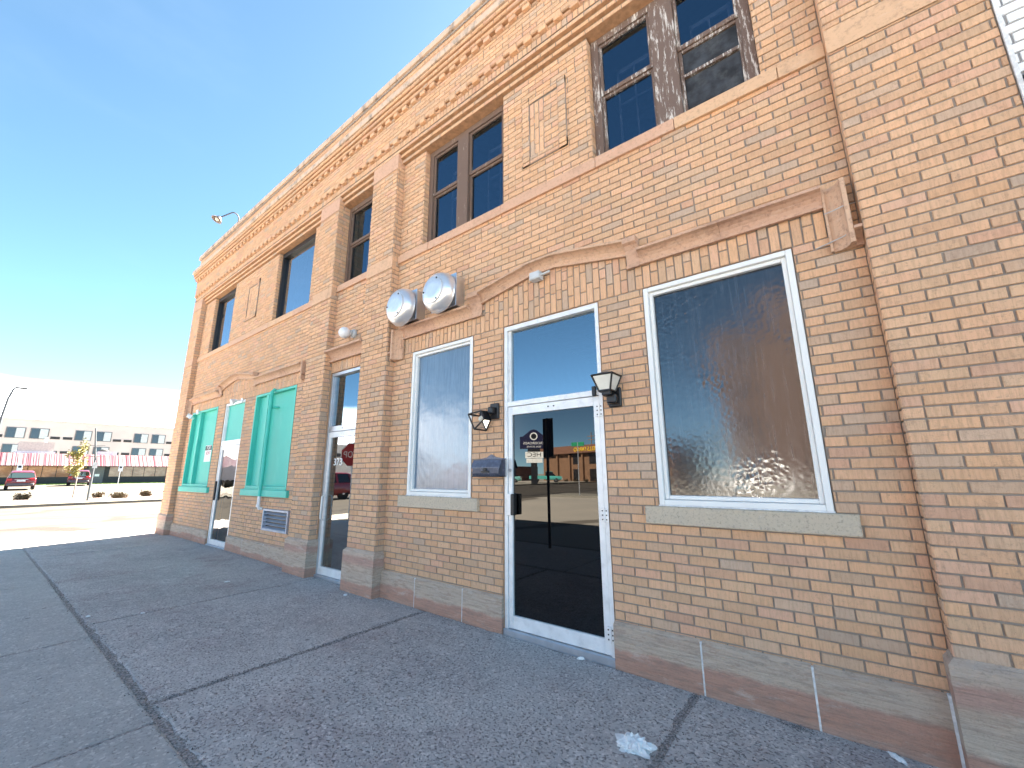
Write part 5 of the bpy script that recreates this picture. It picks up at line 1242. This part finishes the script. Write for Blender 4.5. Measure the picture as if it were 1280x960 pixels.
# bank building
t = thing('bank_building', 'two storey brown brick bank with yellow lettering under a flat roof', 'building', (-44.7, -67.6, .02))
A = Vector((-47.5, -69.0, 0)); Bv = Vector((-20.0, -60.0, 0)); rt = -(Bv-A).normalized(); dn = rt.cross(Vector((0, 0, 1))); 
dn = Vector((0, 0, 1)).cross((Bv-A).normalized()); rt = (Bv-A).normalized(); LB = (Bv-A).length
TB = Matrix((rt, Vector((0, 0, 1)), rt.cross(Vector((0, 0, 1))))).transposed().to_4x4(); TB.translation = A
if TB.to_3x3().col[2].y < 0: rt = -rt; TB = Matrix((rt, Vector((0, 0, 1)), rt.cross(Vector((0, 0, 1))))).transposed().to_4x4(); TB.translation = Bv
bb = simple('brown_bank_brick', (.16, .085, .045), .85, 0, .12, 1.0); bs = simple('bank_fascia', (.15, .07, .042), .8); bd = simple('dark_bank_opening', (.012, .011, .012), .3)
def tb(m, x0, x1, z0, z1, d0, d1): m.box((x0, z0, d0), (x1, z1, d1), M=TB)
m = MB(); tb(m, 0, LB, 0, 5.1, -12, 0); m.build('wall', bb, t)
m = MB(); tb(m, -.6, LB+.6, 5.11, 6.5, -12.5, .8); m.build('fascia', bs, t)
for x in (2.0, 4.6, 11.5, 17.0, 20.5, 24.0): m = MB(); tb(m, x, x+.35, 0, 5.1, .005, .45); m.build('pier', bb, t)
for x, w in ((8.9, 1.9), (14.0, 1.7), (18.5, 1.5)):
    for z0, z1 in ((.1, 2.2), (3.1, 5.0)): m = MB(); tb(m, x, x+w, z0, z1, .002, .05); m.build('window', bd, t)
for zc in (5.75,): text_obj('lettering', 'WELLS FARGO', 1.0, simple('yellow_letters', (.80, .50, .03), .5), t, TB @ Matrix.Translation(((TB.inverted() @ Vector((-38.4, -64.3, 5))).x, zc-.05, .83)), .05, 'RIGHT', 1.0)
for i in range(9):
    p = TB @ Vector((1.5 + i*2.6, .02, 2.2)); shrub((p.x, p.y, .02), .55, 'dark shrub planted along the front of the brown bank', 30+i)['group'] = 'shrubs in front of the bank'
tree('small_tree', 'small round green tree in front of the brown bank', tuple(TB @ Vector((7.0, .02, 2.5))), 3.0, .9, .4, m_leaf('green_leaf', (.03, .055, .015), (.07, .10, .03)), 900, .22, .06, 8)
# street name sign, utility pole, pickup
t = thing('street_name_sign', 'green street name sign on a pole on the traffic island', 'sign', (-13.8, -21.9, .03)); m = MB(); m.tube([(-13.8, -21.9, 0), (-13.8, -21.9, 3.55)], .035, 8); m.build('post', M['alu_grey'], t); m = MB(); m.box((-14.28, -21.92, 3.28), (-13.32, -21.88, 3.55)); m.build('sign_panel', simple('street_sign_green', (.01, .20, .09), .4), t)
t = thing('wooden_utility_pole', 'wooden utility pole with cross arms behind the bank', 'pole', (-52, -100, -.3)); m = MB(); m.tube([(-52, -100, -.3), (-52, -100, 12.5)], [.18, .12], 8); m.build('pole', M['wood2'], t); m = MB(); m.box((-53.2, -100.1, 11.3), (-50.8, -99.9, 11.5)); m.box((-53.0, -100.1, 10.4), (-51.0, -99.9, 10.55)); m.build('cross_arm', M['wood2'], t)
t = thing('utility_pole', 'slim pole with a lamp arm left of the arched roadside sign', 'pole', (-40, -45.5, .02)); m = MB(); m.tube([(-40, -45.5, 0), (-40, -45.5, 6.4)], .08, 8); m.build('pole', M['black'], t); m = MB(); m.box((-40.1, -45.6, 6.3), (-38.9, -45.4, 6.45)); m.build('lamp_arm', M['black'], t)
car('pickup_truck', 'old teal pickup truck parked behind the roadside sign', 'pickup truck', (-37.6, -54.5, .02), R(-30), paint('teal_truck_paint', (.10, .45, .40)), 'pickup')
car('parked_car', 'white sedan parked opposite the large dark window', 'car', (-3.9, -26.2, .02), R(180), paint('white_car_paint', (.75, .75, .76)), 'sedan')
car('parked_car', 'teal sedan parked left of the old pickup truck', 'car', (-43.5, -52.0, .02), R(150), paint('pale_teal_car_paint', (.20, .48, .44)), 'sedan')
car('red_suv', 'red sport utility car waiting in the side street', 'car', (-26.5, -10.4, ZRD), R(90), crim, 'suv')
t = thing('shed_building', 'low dark roofed building behind the parked pickup truck', 'building', (-60, -68, .02)); m = MB(); m.box((-75, -72, 0), (-51, -64, 2.9)); m.build('wall', simple('dark_red_wall', (.12, .06, .05), .8), t); m = MB(); m.prism([(-72.6, 2.9), (-63.4, 2.9), (-68, 4.4)], -75.4, -50.6, 0, M=Matrix.Rotation(R(90), 4, 'Z') @ Matrix.Translation((0, 0, 0)) @ Matrix.Scale(1, 4)); m.build('roof', simple('brown_shed_roof', (.14, .08, .06), .8), t)
# tall brown building opposite the large window
t = thing('brown_brick_block', 'tall brown brick block with a higher tower across the main street', 'building', (0, -46, .02))
bk = simple('brown_block_brick', (.085, .054, .040), .9, 0, .12, .8)
m = MB(); m.box((-7.9, -56, 0), (12, -40, 14.4)); m.box((-8.1, -56.2, 14.405), (12.2, -39.8, 14.8)); m.build('wall', bk, t); m = MB(); m.box((-3.7, -55, 14.805), (2.5, -40.1, 17.6)); m.build('tower', bk, t)
for z in (1.0, 4.6, 8.2, 11.6):
    for x in (-6.4, -1.2, 2.8, 6.2): m = MB(); m.box((x, -39.99, z), (x+1.5, -39.90, z+2.0)); m.build('window', bd, t)
# grey commercial building at the end of the side lot, seen in the narrow door
t = thing('grey_building', 'plain grey commercial building with a row of small dark windows', 'building', (-75, -33, .02)); m = MB(); m.box((-92, -58, 0), (-72, -24, 6.9)); m.build('wall', simple('grey_block_wall', (.48, .47, .46), .8), t)
for k in range(8): m = MB(); m.box((-72.02, -56+k*4, 4.7), (-71.95, -53.6+k*4, 5.3)); m.build('window', bd, t)
tree('bare_tree', 'large brown twiggy tree beside the grey building', (-66, -30, .02), 7.0, 2.4, .35, shrubm, 900, .25, .15, 12)
